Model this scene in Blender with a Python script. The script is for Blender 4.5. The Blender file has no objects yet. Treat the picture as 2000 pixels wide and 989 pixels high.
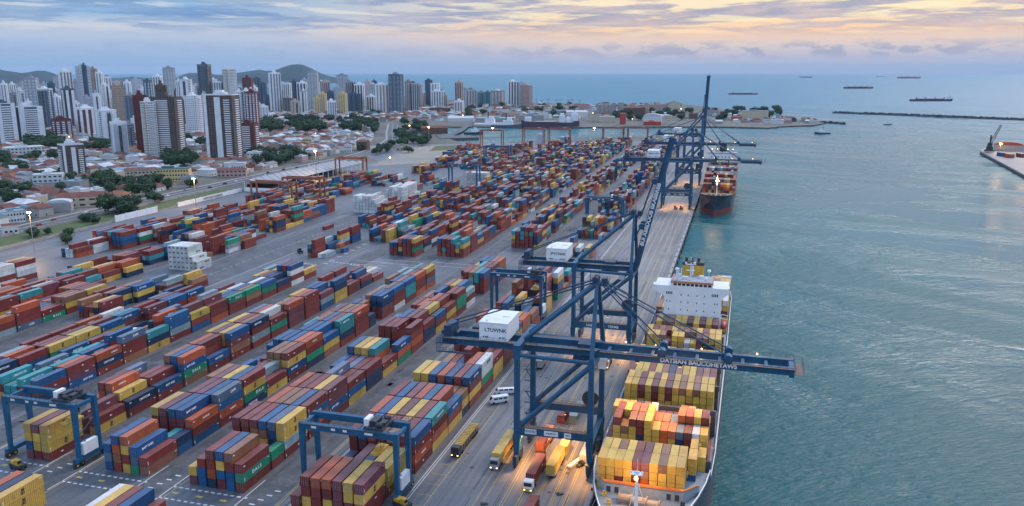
import bpy, bmesh, math, random
import numpy as np
from mathutils import Vector, Matrix, noise
R = math.radians
rnd = random.Random(7)
sc = bpy.context.scene
col = sc.collection
# ------------------------------------------------------------------ camera
FOC, CX, CY, CAMZ, HZ, VPX = 1600., 1000., 494.5, 105., 140., 1470.
th = math.atan((CY-HZ)/FOC); ph = math.atan((VPX-CX)/math.hypot(FOC, CY-HZ))
cam_d = bpy.data.cameras.new('camera'); cam = bpy.data.objects.new('camera', cam_d); col.objects.link(cam)
cam.location = (0, 0, CAMZ); cam.rotation_euler = (math.pi/2-th, 0, ph)
cam_d.sensor_width = 36; cam_d.lens = FOC/2000*36; cam_d.clip_start = 1; cam_d.clip_end = 200000
sc.camera = cam
# ------------------------------------------------------------------ world: dusk sky with streaked cloud
SUN_EL, SUN_AZ = 40., 24.      # azimuth measured from +Y towards +X
w = bpy.data.worlds.new('World'); sc.world = w; w.use_nodes = True
nt = w.node_tree; nt.nodes.clear()
def N(t, **k):
    n = nt.nodes.new(t)
    for a, b in k.items():
        setattr(n, a, b)
    return n
def L(a, b): nt.links.new(a, b)
def math_(op, a, b=None, c=None, clamp=False):
    n = N('ShaderNodeMath', operation=op); n.use_clamp = clamp
    for i, v in enumerate((a, b, c)):
        if v is None: continue
        if isinstance(v, (int, float)): n.inputs[i].default_value = v
        else: L(v, n.inputs[i])
    return n.outputs[0]
def ramp(fac, stops, interp='LINEAR'):
    n = N('ShaderNodeValToRGB'); cr = n.color_ramp; cr.interpolation = interp
    while len(cr.elements) < len(stops): cr.elements.new(0.5)
    for e, (p, c) in zip(cr.elements, stops):
        e.position = p; e.color = (*c, 1) if len(c) == 3 else c
    L(fac, n.inputs[0]); return n.outputs[0]
def mix(f, a, b, bt='MIX'):
    n = N('ShaderNodeMix', data_type='RGBA', blend_type=bt)
    for s, v in ((n.inputs[0], f), (n.inputs[6], a), (n.inputs[7], b)):
        if isinstance(v, (int, float)): s.default_value = v
        elif isinstance(v, tuple): s.default_value = (*v, 1)
        else: L(v, s)
    return n.outputs[2]
def sr(r, g, b): return tuple(((c/255+0.055)/1.055)**2.4 if c > 10 else c/255/12.92 for c in (r, g, b))
tc = N('ShaderNodeTexCoord'); sep = N('ShaderNodeSeparateXYZ'); L(tc.outputs['Generated'], sep.inputs[0])
X, Y, Zd = sep.outputs
azim = math_('ARCTAN2', X, Y)                       # 0 at +Y, positive to the sea
elev = math_('ARCSINE', Zd)                         # radians
e5 = math_('MULTIPLY', elev, 1/0.10)                # 1.0 at about 5.7 degrees
e5 = math_('MINIMUM', e5, 1.0, clamp=True)
# clear-sky gradients for the left (cool) and the right (sunset) side
cool = ramp(e5, [(0, sr(140, 168, 206)), (.14, sr(148, 178, 214)), (.32, sr(168, 188, 218)), (.48, sr(200, 206, 218)), (.62, sr(140, 178, 216)), (1, sr(120, 168, 214))])
warm = ramp(e5, [(0, sr(158, 174, 204)), (.16, sr(182, 184, 204)), (.32, sr(224, 204, 196)), (.46, sr(250, 206, 168)), (.66, sr(254, 228, 188)), (1, sr(250, 236, 214))])
wmask = ramp(math_('ADD', math_('MULTIPLY', azim, 0.9), 0.61), [(0, (0, 0, 0)), (.50, (1, 1, 1)), (.78, (1, 1, 1)), (1, (.7, .7, .7))], 'EASE')
clear = mix(wmask, cool, warm)
# cloud streaks: stretched noise in azimuth/elevation on the far cloud deck
cx = N('ShaderNodeCombineXYZ'); L(math_('MULTIPLY', azim, 4.6), cx.inputs[0]); L(math_('MULTIPLY', elev, 52.0), cx.inputs[1])
def cloudnoise(scale, det, dis, w_=0.0, rough=.55):
    n = N('ShaderNodeTexNoise'); n.noise_dimensions = '4D'; L(cx.outputs[0], n.inputs['Vector'])
    n.inputs['W'].default_value = w_; n.inputs['Scale'].default_value = scale; n.inputs['Detail'].default_value = det
    n.inputs['Distortion'].default_value = dis; n.inputs['Roughness'].default_value = rough
    return n.outputs['Fac']
n1 = cloudnoise(1.0, 7, .35, 3.1); n2 = cloudnoise(2.3, 8, .5, 9.2, .6)
cov = math_('ADD', math_('MULTIPLY', n1, .55), math_('MULTIPLY', n2, .45))
band = ramp(e5, [(.36, (0, 0, 0)), (.50, (.8, .8, .8)), (.62, (1, 1, 1)), (1, (1, 1, 1))])
dark = math_('MULTIPLY', ramp(cov, [(.46, (0, 0, 0)), (.50, (.9, .9, .9)), (.60, (1, 1, 1))]), band)
ccol = mix(wmask, sr(106, 144, 196), sr(146, 154, 184))
ccol = mix(ramp(n2, [(.45, (0, 0, 0)), (.62, (1, 1, 1))]), ccol, mix(wmask, sr(150, 176, 208), sr(206, 186, 190)))
skyc = mix(math_('MULTIPLY', dark, .95), clear, ccol)
lite = math_('MULTIPLY', ramp(cloudnoise(1.9, 8, .4, 21., .6), [(.54, (0, 0, 0)), (.60, (1, 1, 1))]), band)
skyc = mix(math_('MULTIPLY', lite, .7), skyc, mix(wmask, sr(214, 216, 220), sr(255, 240, 196)))
# low row of small cumulus above the horizon
cx2 = N('ShaderNodeCombineXYZ'); L(math_('MULTIPLY', azim, 26.0), cx2.inputs[0]); L(math_('MULTIPLY', elev, 75.0), cx2.inputs[1])
nn = N('ShaderNodeTexNoise'); L(cx2.outputs[0], nn.inputs['Vector']); nn.inputs['Scale'].default_value = 1.0; nn.inputs['Detail'].default_value = 7; nn.inputs['Roughness'].default_value = .62
lowband = ramp(e5, [(.13, (0, 0, 0)), (.20, (1, 1, 1)), (.27, (1, 1, 1)), (.36, (0, 0, 0))])
azb = ramp(math_('ADD', math_('MULTIPLY', azim, 0.9), 0.55), [(.2, (.25, .25, .25)), (.5, (1, 1, 1)), (.72, (1, 1, 1)), (.85, (.3, .3, .3))])
low = math_('MULTIPLY', math_('MULTIPLY', ramp(nn.outputs['Fac'], [(.48, (0, 0, 0)), (.54, (1, 1, 1))]), lowband), azb)
skyc = mix(math_('MULTIPLY', low, .6), skyc, sr(136, 148, 184))
# the deck overhead: soft bright overcast, out of the picture
zen = math_('MULTIPLY', math_('SUBTRACT', elev, .095), 1/0.15, clamp=True)
cp = N('ShaderNodeTexNoise'); L(tc.outputs['Generated'], cp.inputs['Vector']); cp.inputs['Scale'].default_value = 3; cp.inputs['Detail'].default_value = 4
over = mix(ramp(cp.outputs['Fac'], [(.4, (0, 0, 0)), (.62, (1, 1, 1))]), (.44, .74, 1.30), (.84, 1.02, 1.34))
skyc = mix(zen, skyc, over)
sky = N('ShaderNodeTexSky', sky_type='NISHITA'); sky.sun_disc = False
sky.sun_elevation = R(SUN_EL); sky.sun_rotation = R(SUN_AZ); sky.altitude = 50; sky.air_density = 1.2; sky.dust_density = 2.0
bg1 = N('ShaderNodeBackground'); L(sky.outputs[0], bg1.inputs[0]); bg1.inputs[1].default_value = 0.05
bg2 = N('ShaderNodeBackground'); L(skyc, bg2.inputs[0]); bg2.inputs[1].default_value = 0.80
ms = N('ShaderNodeMixShader'); ms.inputs[0].default_value = .94; L(bg1.outputs[0], ms.inputs[1]); L(bg2.outputs[0], ms.inputs[2])
wo = N('ShaderNodeOutputWorld'); L(ms.outputs[0], wo.inputs[0])
sun_d = bpy.data.lights.new('sun', 'SUN'); sun = bpy.data.objects.new('sun', sun_d); col.objects.link(sun)
sun_d.energy = 1.5; sun_d.angle = R(14); sun_d.color = (1, .84, .72)
sd = Vector((math.sin(R(SUN_AZ))*math.cos(R(SUN_EL)), math.cos(R(SUN_AZ))*math.cos(R(SUN_EL)), math.sin(R(SUN_EL))))
sun.rotation_euler = sd.to_track_quat('Z', 'Y').to_euler()
sc.view_settings.view_transform = 'Standard'; sc.view_settings.look = 'None'; sc.view_settings.exposure = 0.46; sc.view_settings.gamma = 1
sc.render.engine = 'CYCLES'; sc.cycles.max_bounces = 6; sc.cycles.diffuse_bounces = 3; sc.cycles.glossy_bounces = 3
sc.cycles.volume_bounces = 0; sc.cycles.transparent_max_bounces = 6; sc.cycles.use_denoising = True; sc.cycles.sample_clamp_indirect = 4

# ------------------------------------------------------------------ measuring helpers: pixel <-> ground
_s, _c = math.sin(ph), math.cos(ph)
def P(x, y, z=0):
    r = x*_c+y*_s; f = -x*_s+y*_c; d = CAMZ-z
    zc = f*math.cos(th)+d*math.sin(th); yc = d*math.cos(th)-f*math.sin(th)
    return CX+FOC*r/zc, CY+FOC*yc/zc, zc
def at(u, v, z=0):
    a = (u-CX)/FOC; b = (v-CY)/FOC
    f = math.cos(th)-b*math.sin(th); d = math.sin(th)+b*math.cos(th); k = (CAMZ-z)/d
    f *= k; r = a*k
    return r*_c-f*_s, r*_s+f*_c
def zat(x, y, v):
    lo, hi = -5., 400.
    for _ in range(40):
        m = (lo+hi)/2
        if P(x, y, m)[1] > v: lo = m
        else: hi = m
    return lo
# ------------------------------------------------------------------ materials
class MT:
    def __init__(s, name):
        s.m = bpy.data.materials.new(name); s.m.use_nodes = True; s.t = s.m.node_tree; s.t.nodes.clear()
        s.b = s.n('ShaderNodeBsdfPrincipled'); o = s.n('ShaderNodeOutputMaterial'); s.l(s.b.outputs[0], o.inputs[0])
    def n(s, t, **k):
        n = s.t.nodes.new(t)
        for a, b in k.items(): setattr(n, a, b)
        return n
    def l(s, a, b): s.t.links.new(a, b)
    def ma(s, op, a, b=None, c=None, clamp=False):
        n = s.n('ShaderNodeMath', operation=op); n.use_clamp = clamp
        for i, v in enumerate((a, b, c)):
            if v is None: continue
            if isinstance(v, (int, float)): n.inputs[i].default_value = v
            else: s.l(v, n.inputs[i])
        return n.outputs[0]
    def mix(s, f, a, b, bt='MIX'):
        n = s.n('ShaderNodeMix', data_type='RGBA', blend_type=bt)
        for q, v in ((n.inputs[0], f), (n.inputs[6], a), (n.inputs[7], b)):
            if isinstance(v, (int, float)): q.default_value = v
            elif isinstance(v, tuple): q.default_value = (*v[:3], 1)
            else: s.l(v, q)
        return n.outputs[2]
    def coords(s, kind='Object', scale=(1, 1, 1)):
        if kind == 'World':
            g = s.n('ShaderNodeNewGeometry'); v = g.outputs['Position']
        else:
            g = s.n('ShaderNodeTexCoord'); v = g.outputs[kind]
        if scale != (1, 1, 1):
            m = s.n('ShaderNodeMapping'); m.inputs['Scale'].default_value = scale; s.l(v, m.inputs[0]); v = m.outputs[0]
        return v
    def noise(s, v, scale, det=4, rough=.55, dist=0):
        n = s.n('ShaderNodeTexNoise'); s.l(v, n.inputs['Vector']); n.inputs['Scale'].default_value = scale
        n.inputs['Detail'].default_value = det; n.inputs['Roughness'].default_value = rough; n.inputs['Distortion'].default_value = dist
        return n.outputs['Fac']
    def ramp(s, f, stops):
        n = s.n('ShaderNodeValToRGB'); cr = n.color_ramp
        while len(cr.elements) < len(stops): cr.elements.new(.5)
        for e, (p, c) in zip(cr.elements, stops):
            e.position = p; e.color = (c, c, c, 1) if isinstance(c, (int, float)) else (*c, 1)
        s.l(f, n.inputs[0]); return n.outputs[0]
    def base(s, c):
        if isinstance(c, tuple): s.b.inputs['Base Color'].default_value = (*c[:3], 1)
        else: s.l(c, s.b.inputs['Base Color'])
    def rough(s, r):
        if isinstance(r, (int, float)): s.b.inputs['Roughness'].default_value = r
        else: s.l(r, s.b.inputs['Roughness'])
    def bump(s, h, st=.3, d=1.):
        n = s.n('ShaderNodeBump'); n.inputs['Strength'].default_value = st; n.inputs['Distance'].default_value = d
        s.l(h, n.inputs['Height']); s.l(n.outputs[0], s.b.inputs['Normal'])
def paint(name, c, rough=.55, var=.18, scale=.5, dirt=(.10, .075, .06), dirt_amt=.25, kind='Object', metal=0):
    m = MT(name); v = m.coords(kind)
    n1 = m.noise(v, scale, 5); n2 = m.noise(v, scale*4.3, 5, .65)
    a = m.mix(m.ramp(n1, [(.35, 0), (.7, 1)]), tuple(x*(1-var) for x in c), tuple(min(1, x*(1+var)) for x in c))
    f = m.ma('MULTIPLY', m.ramp(n2, [(.50, 0), (.72, 1)]), dirt_amt)
    m.base(m.mix(f, a, dirt)); m.rough(rough); m.b.inputs['Metallic'].default_value = metal
    return m.m
def emit(name, c, st):
    m = MT(name); m.base(c); m.b.inputs['Emission Color'].default_value = (*c, 1); m.b.inputs['Emission Strength'].default_value = st
    return m.m
def container_mat(name, attr):
    m = MT(name)
    if attr:
        a = m.n('ShaderNodeAttribute', attribute_name='paint'); c = a.outputs['Color']
    else:
        a = m.n('ShaderNodeObjectInfo'); c = a.outputs['Color']
    g = m.n('ShaderNodeNewGeometry'); pos = g.outputs['Position']
    n1 = m.noise(pos, .23, 4, .6); n2 = m.noise(pos, 1.3, 6, .7)
    c2 = m.mix(m.ramp(n1, [(.3, 0), (.7, 1)]), m.mix(1., c, (.80, .80, .80), 'MULTIPLY'), m.mix(1., c, (1.18, 1.16, 1.14), 'MULTIPLY'))
    n3 = m.noise(m.coords('World', scale=(1.6, 1.6, .14)), 1.0, 4, .6)
    c2 = m.mix(m.ma('MULTIPLY', m.ramp(n3, [(.50, 0), (.72, 1)]), .35), c2, m.mix(1., c2, (.42, .38, .36), 'MULTIPLY'))
    rust = m.ma('MULTIPLY', m.ramp(n2, [(.55, 0), (.68, 1)]), .36)
    c3 = m.mix(rust, c2, (.13, .065, .04))
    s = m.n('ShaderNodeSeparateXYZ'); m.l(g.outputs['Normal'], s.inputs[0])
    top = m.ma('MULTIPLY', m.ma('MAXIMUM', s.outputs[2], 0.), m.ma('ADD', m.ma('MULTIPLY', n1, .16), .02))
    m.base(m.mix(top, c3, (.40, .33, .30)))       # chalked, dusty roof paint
    m.rough(.5)
    return m.m
M = {}
M['cont'] = container_mat('container_paint', False)
M['cont_bulk'] = container_mat('container_paint_bulk', True)
M['rod'] = paint('lock_rod_steel', (.32, .32, .33), .4)
M['crane'] = paint('crane_blue', (.008, .080, .160), .42, .22, .25, (.05, .05, .06), .30)
M['crane_d'] = paint('crane_blue_dark', (.012, .045, .095), .5, .2, .3)
M['rtg'] = paint('gantry_blue', (.008, .092, .185), .42, .2, .3, (.05, .05, .06), .3)
M['rtg_o'] = paint('gantry_orange', (.26, .085, .045), .6, .3, .3)
M['white'] = paint('white_paint', (.78, .79, .80), .45, .05, .4, (.45, .42, .38), .18)
M['white_t'] = paint('white_lettering', (.85, .86, .88), .5, .02)
M['black_t'] = paint('black_lettering', (.03, .03, .035), .5, .02)
M['black'] = paint('black_rubber', (.02, .02, .022), .8)
M['dark'] = paint('dark_steel', (.035, .04, .05), .5)
M['steel'] = paint('galvanised_steel', (.30, .31, .32), .4, .1)
M['grey'] = paint('grey_deck_paint', (.30, .33, .36), .6, .15, .6)
M['yellow'] = paint('machine_yellow', (.62, .36, .035), .45)
M['yellow2'] = paint('trailer_yellow', (.62, .40, .08), .5)
M['orange'] = paint('signal_orange', (.75, .19, .04), .5)
M['redp'] = paint('red_paint', (.45, .04, .03), .5)
M['hull'] = paint('hull_dark_blue', (.018, .03, .055), .4, .2, .1, (.12, .06, .045), .25)
M['hullg'] = paint('hull_grey', (.075, .08, .10), .45, .2, .12, (.15, .08, .05), .3)
M['hullr'] = paint('hull_antifouling', (.28, .05, .04), .55)
M['glass'] = paint('window_glass', (.02, .03, .045), .12, .1)
M['walk'] = paint('walkway_grating', (.16, .11, .08), .7)
M['rope'] = paint('mooring_rope', (.35, .25, .17), .8)
M['lamp'] = emit('lamp_lens', (1, .52, .14), 9)
M['lamp_s'] = emit('lamp_lens_small', (1, .55, .18), 6)
M['lamp_far'] = emit('lamp_lens_far', (1, .58, .18), 9)
M['yline'] = paint('yellow_marking', (.55, .38, .10), .7, .2, .8, (.12, .12, .12), .5)
M['wline'] = paint('white_marking', (.62, .62, .62), .7, .15, .8, (.14, .14, .15), .5)
M['rail'] = paint('rail_steel', (.05, .045, .045), .5)
M['trunk'] = paint('bark', (.09, .06, .04), .9)
# ------------------------------------------------------------------ mesh builder
class MB:
    def __init__(s): s.v = []; s.f = []; s.mi = []
    def add(s, vs, fs, m=0):
        b = len(s.v); s.v += [tuple(p) for p in vs]
        for f in fs: s.f.append([b+i for i in f]); s.mi.append(m)
        return s
    def box(s, x0, y0, z0, x1, y1, z1, m=0):
        vs = [(x0, y0, z0), (x1, y0, z0), (x1, y1, z0), (x0, y1, z0), (x0, y0, z1), (x1, y0, z1), (x1, y1, z1), (x0, y1, z1)]
        return s.add(vs, [(3, 2, 1, 0), (4, 5, 6, 7), (0, 1, 5, 4), (1, 2, 6, 5), (2, 3, 7, 6), (3, 0, 4, 7)], m)
    def tube(s, a, b, r, n=8, m=0, r2=None, cap=True):
        a, b = Vector(a), Vector(b); d = (b-a)
        if d.length < 1e-6: return s
        q = d.to_track_quat('Z', 'Y'); r2 = r if r2 is None else r2; vs = []
        for i in range(n):
            t = 2*math.pi*(i+.5)/n; o = q @ Vector((math.cos(t), math.sin(t), 0)); vs.append(a+o*r)
        for i in range(n):
            t = 2*math.pi*(i+.5)/n; o = q @ Vector((math.cos(t), math.sin(t), 0)); vs.append(b+o*r2)
        fs = [(i, (i+1) % n, n+(i+1) % n, n+i) for i in range(n)]
        if cap: fs += [tuple(range(n-1, -1, -1)), tuple(range(n, 2*n))]
        return s.add(vs, fs, m)
    def bar(s, a, b, w, h, m=0, w2=None, h2=None):
        a, b = Vector(a), Vector(b); d = (b-a).normalized()
        up = Vector((0, 0, 1)) if abs(d.z) < .95 else Vector((0, 1, 0))
        side = d.cross(up).normalized(); up = side.cross(d).normalized(); w2 = w if w2 is None else w2; h2 = h if h2 is None else h2
        vs = []
        for p, ww, hh in ((a, w, h), (b, w2, h2)):
            for sx, sy in ((-1, -1), (1, -1), (1, 1), (-1, 1)): vs.append(p+side*sx*ww/2+up*sy*hh/2)
        return s.add(vs, [(3, 2, 1, 0), (4, 5, 6, 7), (0, 1, 5, 4), (1, 2, 6, 5), (2, 3, 7, 6), (3, 0, 4, 7)], m)
    def prism(s, poly, z0, z1, m=0):
        n = len(poly); vs = [(x, y, z0) for x, y in poly]+[(x, y, z1) for x, y in poly]
        return s.add(vs, [tuple(range(n-1, -1, -1)), tuple(range(n, 2*n))]+[(i, (i+1) % n, n+(i+1) % n, n+i) for i in range(n)], m)
    def ball(s, c, r, m=0, n=6, sz=1):
        vs = []; fs = []
        for j in range(1, n):
            for i in range(n*2):
                a = math.pi*j/n; b = math.pi*i/n
                vs.append((c[0]+r*math.sin(a)*math.cos(b), c[1]+r*math.sin(a)*math.sin(b), c[2]+r*sz*math.cos(a)))
        k = n*2
        for j in range(n-2):
            for i in range(k): fs.append((j*k+i, (j+1)*k+i, (j+1)*k+(i+1) % k, j*k+(i+1) % k))
        vs += [(c[0], c[1], c[2]+r*sz), (c[0], c[1], c[2]-r*sz)]; t = len(vs)-2
        for i in range(k): fs.append((t, i, (i+1) % k)); fs.append((t+1, (n-2)*k+(i+1) % k, (n-2)*k+i))
        return s.add(vs, fs, m)
    def mesh(s, name, mats):
        me = bpy.data.meshes.new(name); me.from_pydata(s.v, [], s.f)
        for m in (mats if isinstance(mats, (list, tuple)) else [mats]): me.materials.append(M[m] if isinstance(m, str) else m)
        if max(s.mi, default=0) > 0: me.polygons.foreach_set('material_index', s.mi)
        me.update(); return me
    def build(s, name, mats, parent=None, loc=None):
        return link(name, s.mesh(name, mats), parent, loc)
def link(name, me, parent=None, loc=None, rz=0):
    o = bpy.data.objects.new(name, me); col.objects.link(o)
    if parent is not None: o.parent = parent
    if loc is not None: o.location = loc
    if rz: o.rotation_euler.z = rz
    return o
def thing(name, label, cat, loc=(0, 0, 0), rz=0, group=None, scale=None):
    o = bpy.data.objects.new(name, None); col.objects.link(o); o.location = loc; o.rotation_euler.z = rz
    o.empty_display_size = .5
    if scale: o.scale = scale
    return tag(o, label, cat, group)
def tag(o, label, cat, group=None, kind=None):
    o['label'] = label; o['category'] = cat
    if group: o['group'] = group
    if kind: o['kind'] = kind
    return o
def struct(name, mb, mats): o = mb.build(name, mats); o['kind'] = 'structure'; return o
def text_mesh(txt, size, key=None, bold=.02, mat='white_t', extr=.015):
    c = bpy.data.curves.new('txt', 'FONT'); c.body = txt; c.size = size; c.offset = bold*size; c.extrude = extr; c.align_x = 'CENTER'; c.align_y = 'CENTER'; c.space_line = .8
    o = bpy.data.objects.new('txt', c); dg = bpy.context.evaluated_depsgraph_get()
    col.objects.link(o); dg = bpy.context.evaluated_depsgraph_get(); dg.update()
    me = bpy.data.meshes.new_from_object(o.evaluated_get(dg)); bpy.data.objects.remove(o); me.materials.clear(); me.materials.append(M[mat]); return me
ORD = ['first', 'second', 'third', 'fourth', 'fifth', 'sixth', 'seventh', 'eighth', 'ninth', 'tenth', 'eleventh', 'twelfth', 'thirteenth', 'fourteenth', 'fifteenth', 'sixteenth', 'seventeenth', 'eighteenth', 'nineteenth', 'twentieth']
TENS = ['', '', 'twenty', 'thirty', 'forty', 'fifty', 'sixty', 'seventy', 'eighty', 'ninety']
TENO = ['', '', 'twentieth', 'thirtieth', 'fortieth', 'fiftieth', 'sixtieth', 'seventieth', 'eightieth', 'ninetieth']
def ordn(i):     # 0 -> first
    if i < 20: return ORD[i]
    k = i+1
    if k % 10 == 0 and k < 100: return TENO[k//10]
    if k < 100: return TENS[k//10]+'-'+ORD[k % 10-1]
    if k == 100: return 'hundredth'
    if k == 200: return 'two-hundredth'
    return 'hundred-and-'+ordn(k-101) if k < 200 else 'two-hundred-and-'+ordn(k-201)
# ================================================================== the setting
QX = lambda y: -32.6-(y-200)*.0105          # quay edge
RX = lambda x, y: x-(y-200)*.0125           # anything on the crane rails
YE = 1330                                   # far end of the yard
def water():
    m = MT('sea_water'); v = m.coords('World')
    big = m.noise(m.coords('World', scale=(.004, .0022, 1)), 1.0, 4, .5, .4)
    far = m.n('ShaderNodeSeparateXYZ'); m.l(v, far.inputs[0])
    rot = m.n('ShaderNodeMapping'); rot.inputs['Rotation'].default_value = (0, 0, R(24)); m.l(v, rot.inputs[0]); mp = m.n('ShaderNodeMapping'); mp.inputs['Scale'].default_value = (.0052, .015, 1); m.l(rot.outputs[0], mp.inputs[0])
    slick = m.noise(mp.outputs[0], 1.0, 6, .62, .9)
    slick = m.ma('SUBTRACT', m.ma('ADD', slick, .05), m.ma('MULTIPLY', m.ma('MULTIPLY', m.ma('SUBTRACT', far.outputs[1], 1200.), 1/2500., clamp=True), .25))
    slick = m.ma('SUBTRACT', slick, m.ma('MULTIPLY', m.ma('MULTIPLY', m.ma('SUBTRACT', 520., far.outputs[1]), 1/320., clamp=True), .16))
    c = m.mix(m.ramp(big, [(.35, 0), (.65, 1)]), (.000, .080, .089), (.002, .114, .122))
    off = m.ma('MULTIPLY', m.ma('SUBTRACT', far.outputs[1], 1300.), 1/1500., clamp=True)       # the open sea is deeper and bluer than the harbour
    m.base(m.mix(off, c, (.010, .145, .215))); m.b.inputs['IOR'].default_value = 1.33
    m.l(m.ma('ADD', .30, m.ma('MULTIPLY', off, .05)), m.b.inputs['Specular IOR Level'])
    m.rough(m.ma('ADD', m.ma('MULTIPLY', m.ramp(slick, [(.44, 0), (.58, 1)]), -.27), .42))
    wv = m.n('ShaderNodeMapping'); wv.inputs['Rotation'].default_value = (0, 0, R(-28)); m.l(v, wv.inputs[0]); wm = m.n('ShaderNodeMapping'); wm.inputs['Scale'].default_value = (.28, .80, 1); m.l(wv.outputs[0], wm.inputs[0])
    w1 = m.noise(wm.outputs[0], 1.0, 4, .6, .3)
    wm2 = m.n('ShaderNodeMapping'); wm2.inputs['Scale'].default_value = (.07, .19, 1); m.l(wv.outputs[0], wm2.inputs[0]); w2 = m.noise(wm2.outputs[0], 1.0, 3, .5, .3)
    h = m.ma('ADD', m.ma('MULTIPLY', w1, .40), m.ma('MULTIPLY', w2, .75))
    calm = m.ma('MULTIPLY', m.ramp(slick, [(.42, 1.), (.60, .30)]), m.ramp(big, [(.38, .55), (.60, 1.)]))
    m.bump(m.ma('MULTIPLY', h, calm), 1., 2.4)
    vs = [(0, 300, 0)]; fs = []; rr = [1500, 9000, 37000]; k = 96
    for r in rr: vs += [(r*math.cos(2*math.pi*i/k), 300+r*math.sin(2*math.pi*i/k), 0) for i in range(k)]
    for i in range(k): fs.append((0, 1+i, 1+(i+1) % k))
    for j in range(2):
        for i in range(k): a = 1+j*k; fs.append((a+i, a+k+i, a+k+(i+1) % k, a+(i+1) % k))
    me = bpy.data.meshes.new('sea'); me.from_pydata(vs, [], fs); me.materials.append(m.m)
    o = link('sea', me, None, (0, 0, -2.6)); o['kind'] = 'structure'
water()
def ground_mats():
    m = MT('city_ground'); v = m.coords('World')
    a = m.noise(v, .012, 5); b = m.noise(v, .11, 5, .65)
    c = m.mix(m.ramp(a, [(.4, 0), (.6, 1)]), (.085, .085, .085), (.17, .145, .12))
    c = m.mix(m.ramp(b, [(.50, 0), (.62, 1)]), c, (.045, .075, .035)); m.base(c); m.rough(.9); M['city_ground'] = m.m
    m = MT('yard_asphalt'); v = m.coords('World')
    a = m.noise(v, .02, 5, .6); b = m.noise(m.coords('World', scale=(.5, .02, 1)), 1, 5, .7); d = m.noise(v, .35, 6, .7)
    c = m.mix(m.ramp(a, [(.35, 0), (.68, 1)]), (.090, .096, .110), (.170, .176, .188))
    c = m.mix(m.ma('MULTIPLY', m.ramp(b, [(.48, 0), (.62, 1)]), .75), c, (.07, .072, .078))
    c = m.mix(m.ma('MULTIPLY', m.ramp(d, [(.56, 0), (.66, 1)]), .5), c, (.05, .05, .052))
    br = m.n('ShaderNodeTexBrick'); m.l(m.coords('World', scale=(.11, .11, .11)), br.inputs['Vector'])
    br.inputs['Color1'].default_value = (1, 1, 1, 1); br.inputs['Color2'].default_value = (.90, .90, .90, 1); br.inputs['Mortar'].default_value = (.62, .62, .62, 1)
    br.inputs['Mortar Size'].default_value = .012; br.inputs['Brick Width'].default_value = 1.; br.inputs['Row Height'].default_value = .7
    m.base(m.mix(.8, c, br.outputs[0], 'MULTIPLY')); m.rough(m.ma('ADD', m.ma('MULTIPLY', a, .35), .35)); M['asphalt'] = m.m
    m = MT('apron_concrete'); v = m.coords('World')
    a = m.noise(v, .03, 5, .6); b = m.noise(m.coords('World', scale=(.9, .012, 1)), 1, 5, .7); d = m.noise(v, .4, 6, .7)
    c = m.mix(m.ramp(a, [(.35, 0), (.68, 1)]), (.145, .140, .145), (.225, .214, .210))
    c = m.mix(m.ma('MULTIPLY', m.ramp(b, [(.48, 0), (.60, 1)]), .7), c, (.095, .09, .09))
    c = m.mix(m.ma('MULTIPLY', m.ramp(d, [(.60, 0), (.70, 1)]), .35), c, (.06, .055, .055))
    m.base(c); m.rough(m.ma('ADD', m.ma('MULTIPLY', a, .3), .38)); M['apron'] = m.m
    M['patch'] = paint('dark_tar_patch', (.055, .058, .066), .6, .25, .3, (.14, .14, .15), .5, 'World')
    M['runway'] = paint('gantry_runway', (.085, .088, .096), .65, .3, .12, (.19, .19, .19), .55, 'World')
    M['road'] = paint('road_asphalt', (.085, .088, .095), .75, .2, .08, (.16, .16, .16), .4, 'World')
    M['kerb'] = paint('kerb_concrete', (.34, .33, .31), .8, .1)
    M['conc'] = paint('concrete', (.32, .31, .29), .8, .15, .12)
    M['quayw'] = paint('quay_wall_concrete', (.10, .10, .10), .8, .3, .3)
    M['rock'] = paint('breakwater_rock', (.075, .075, .08), .9, .4, .08)
    m = MT('turf'); v = m.coords('World'); a = m.noise(v, .05, 5); b = m.noise(v, .9, 5, .7)
    c = m.mix(m.ramp(a, [(.35, 0), (.65, 1)]), (.055, .10, .025), (.12, .13, .05)); c = m.mix(m.ma('MULTIPLY', b, .5), c, (.04, .06, .02)); m.base(c); m.rough(.95); M['turf'] = m.m
    m = MT('sandy_ground'); v = m.coords('World'); a = m.noise(v, .02, 5)
    m.base(m.mix(m.ramp(a, [(.35, 0), (.65, 1)]), (.30, .26, .20), (.22, .22, .20))); m.rough(.9); M['sand'] = m.m
    M['hill'] = paint('hill_forest', (.010, .042, .055), .95, .3, .004, (.03, .06, .06), .3)
ground_mats()
def poly_px(pts, z0, z1, name, mat, mb=None, build=True):
    pp = [p if len(p) == 3 and p[2] == 'w' else (*at(*p), 'w') for p in pts]
    mb = mb or MB(); mb.prism([(p[0], p[1]) for p in pp], z0, z1)
    return struct(name, mb, mat) if build else mb
# mainland and the spit beyond the basin
land = [(QX(-260), -260, 'w'), (QX(YE), YE, 'w'), at(1240, 267)+('w',), (1100, 272), (1010, 277), (935, 284), (905, 281), (880, 272), (862, 262), (856, 251), (870, 247.5), (1010, 247), (1130, 248.5), (1250, 247), (1372, 247), (1500, 249.5), (1530, 246.5), (1590, 244.5),
        (1612, 240), (1600, 237.5), (1545, 233), (1500, 227), (1440, 217), (1380, 209), (1330, 203.5), (1200, 203), (1040, 201), (960, 199), (870, 194), (800, 189), (700, 182), (640, 176), (560, 170), (500, 166), (400, 162.5), (250, 159.5), (100, 158), (-60, 157), (-300, 158), (-9000, 3000, 'w'), (-3000, -260, 'w')]
poly_px(land, -6, 0, 'ground', 'city_ground')
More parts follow.
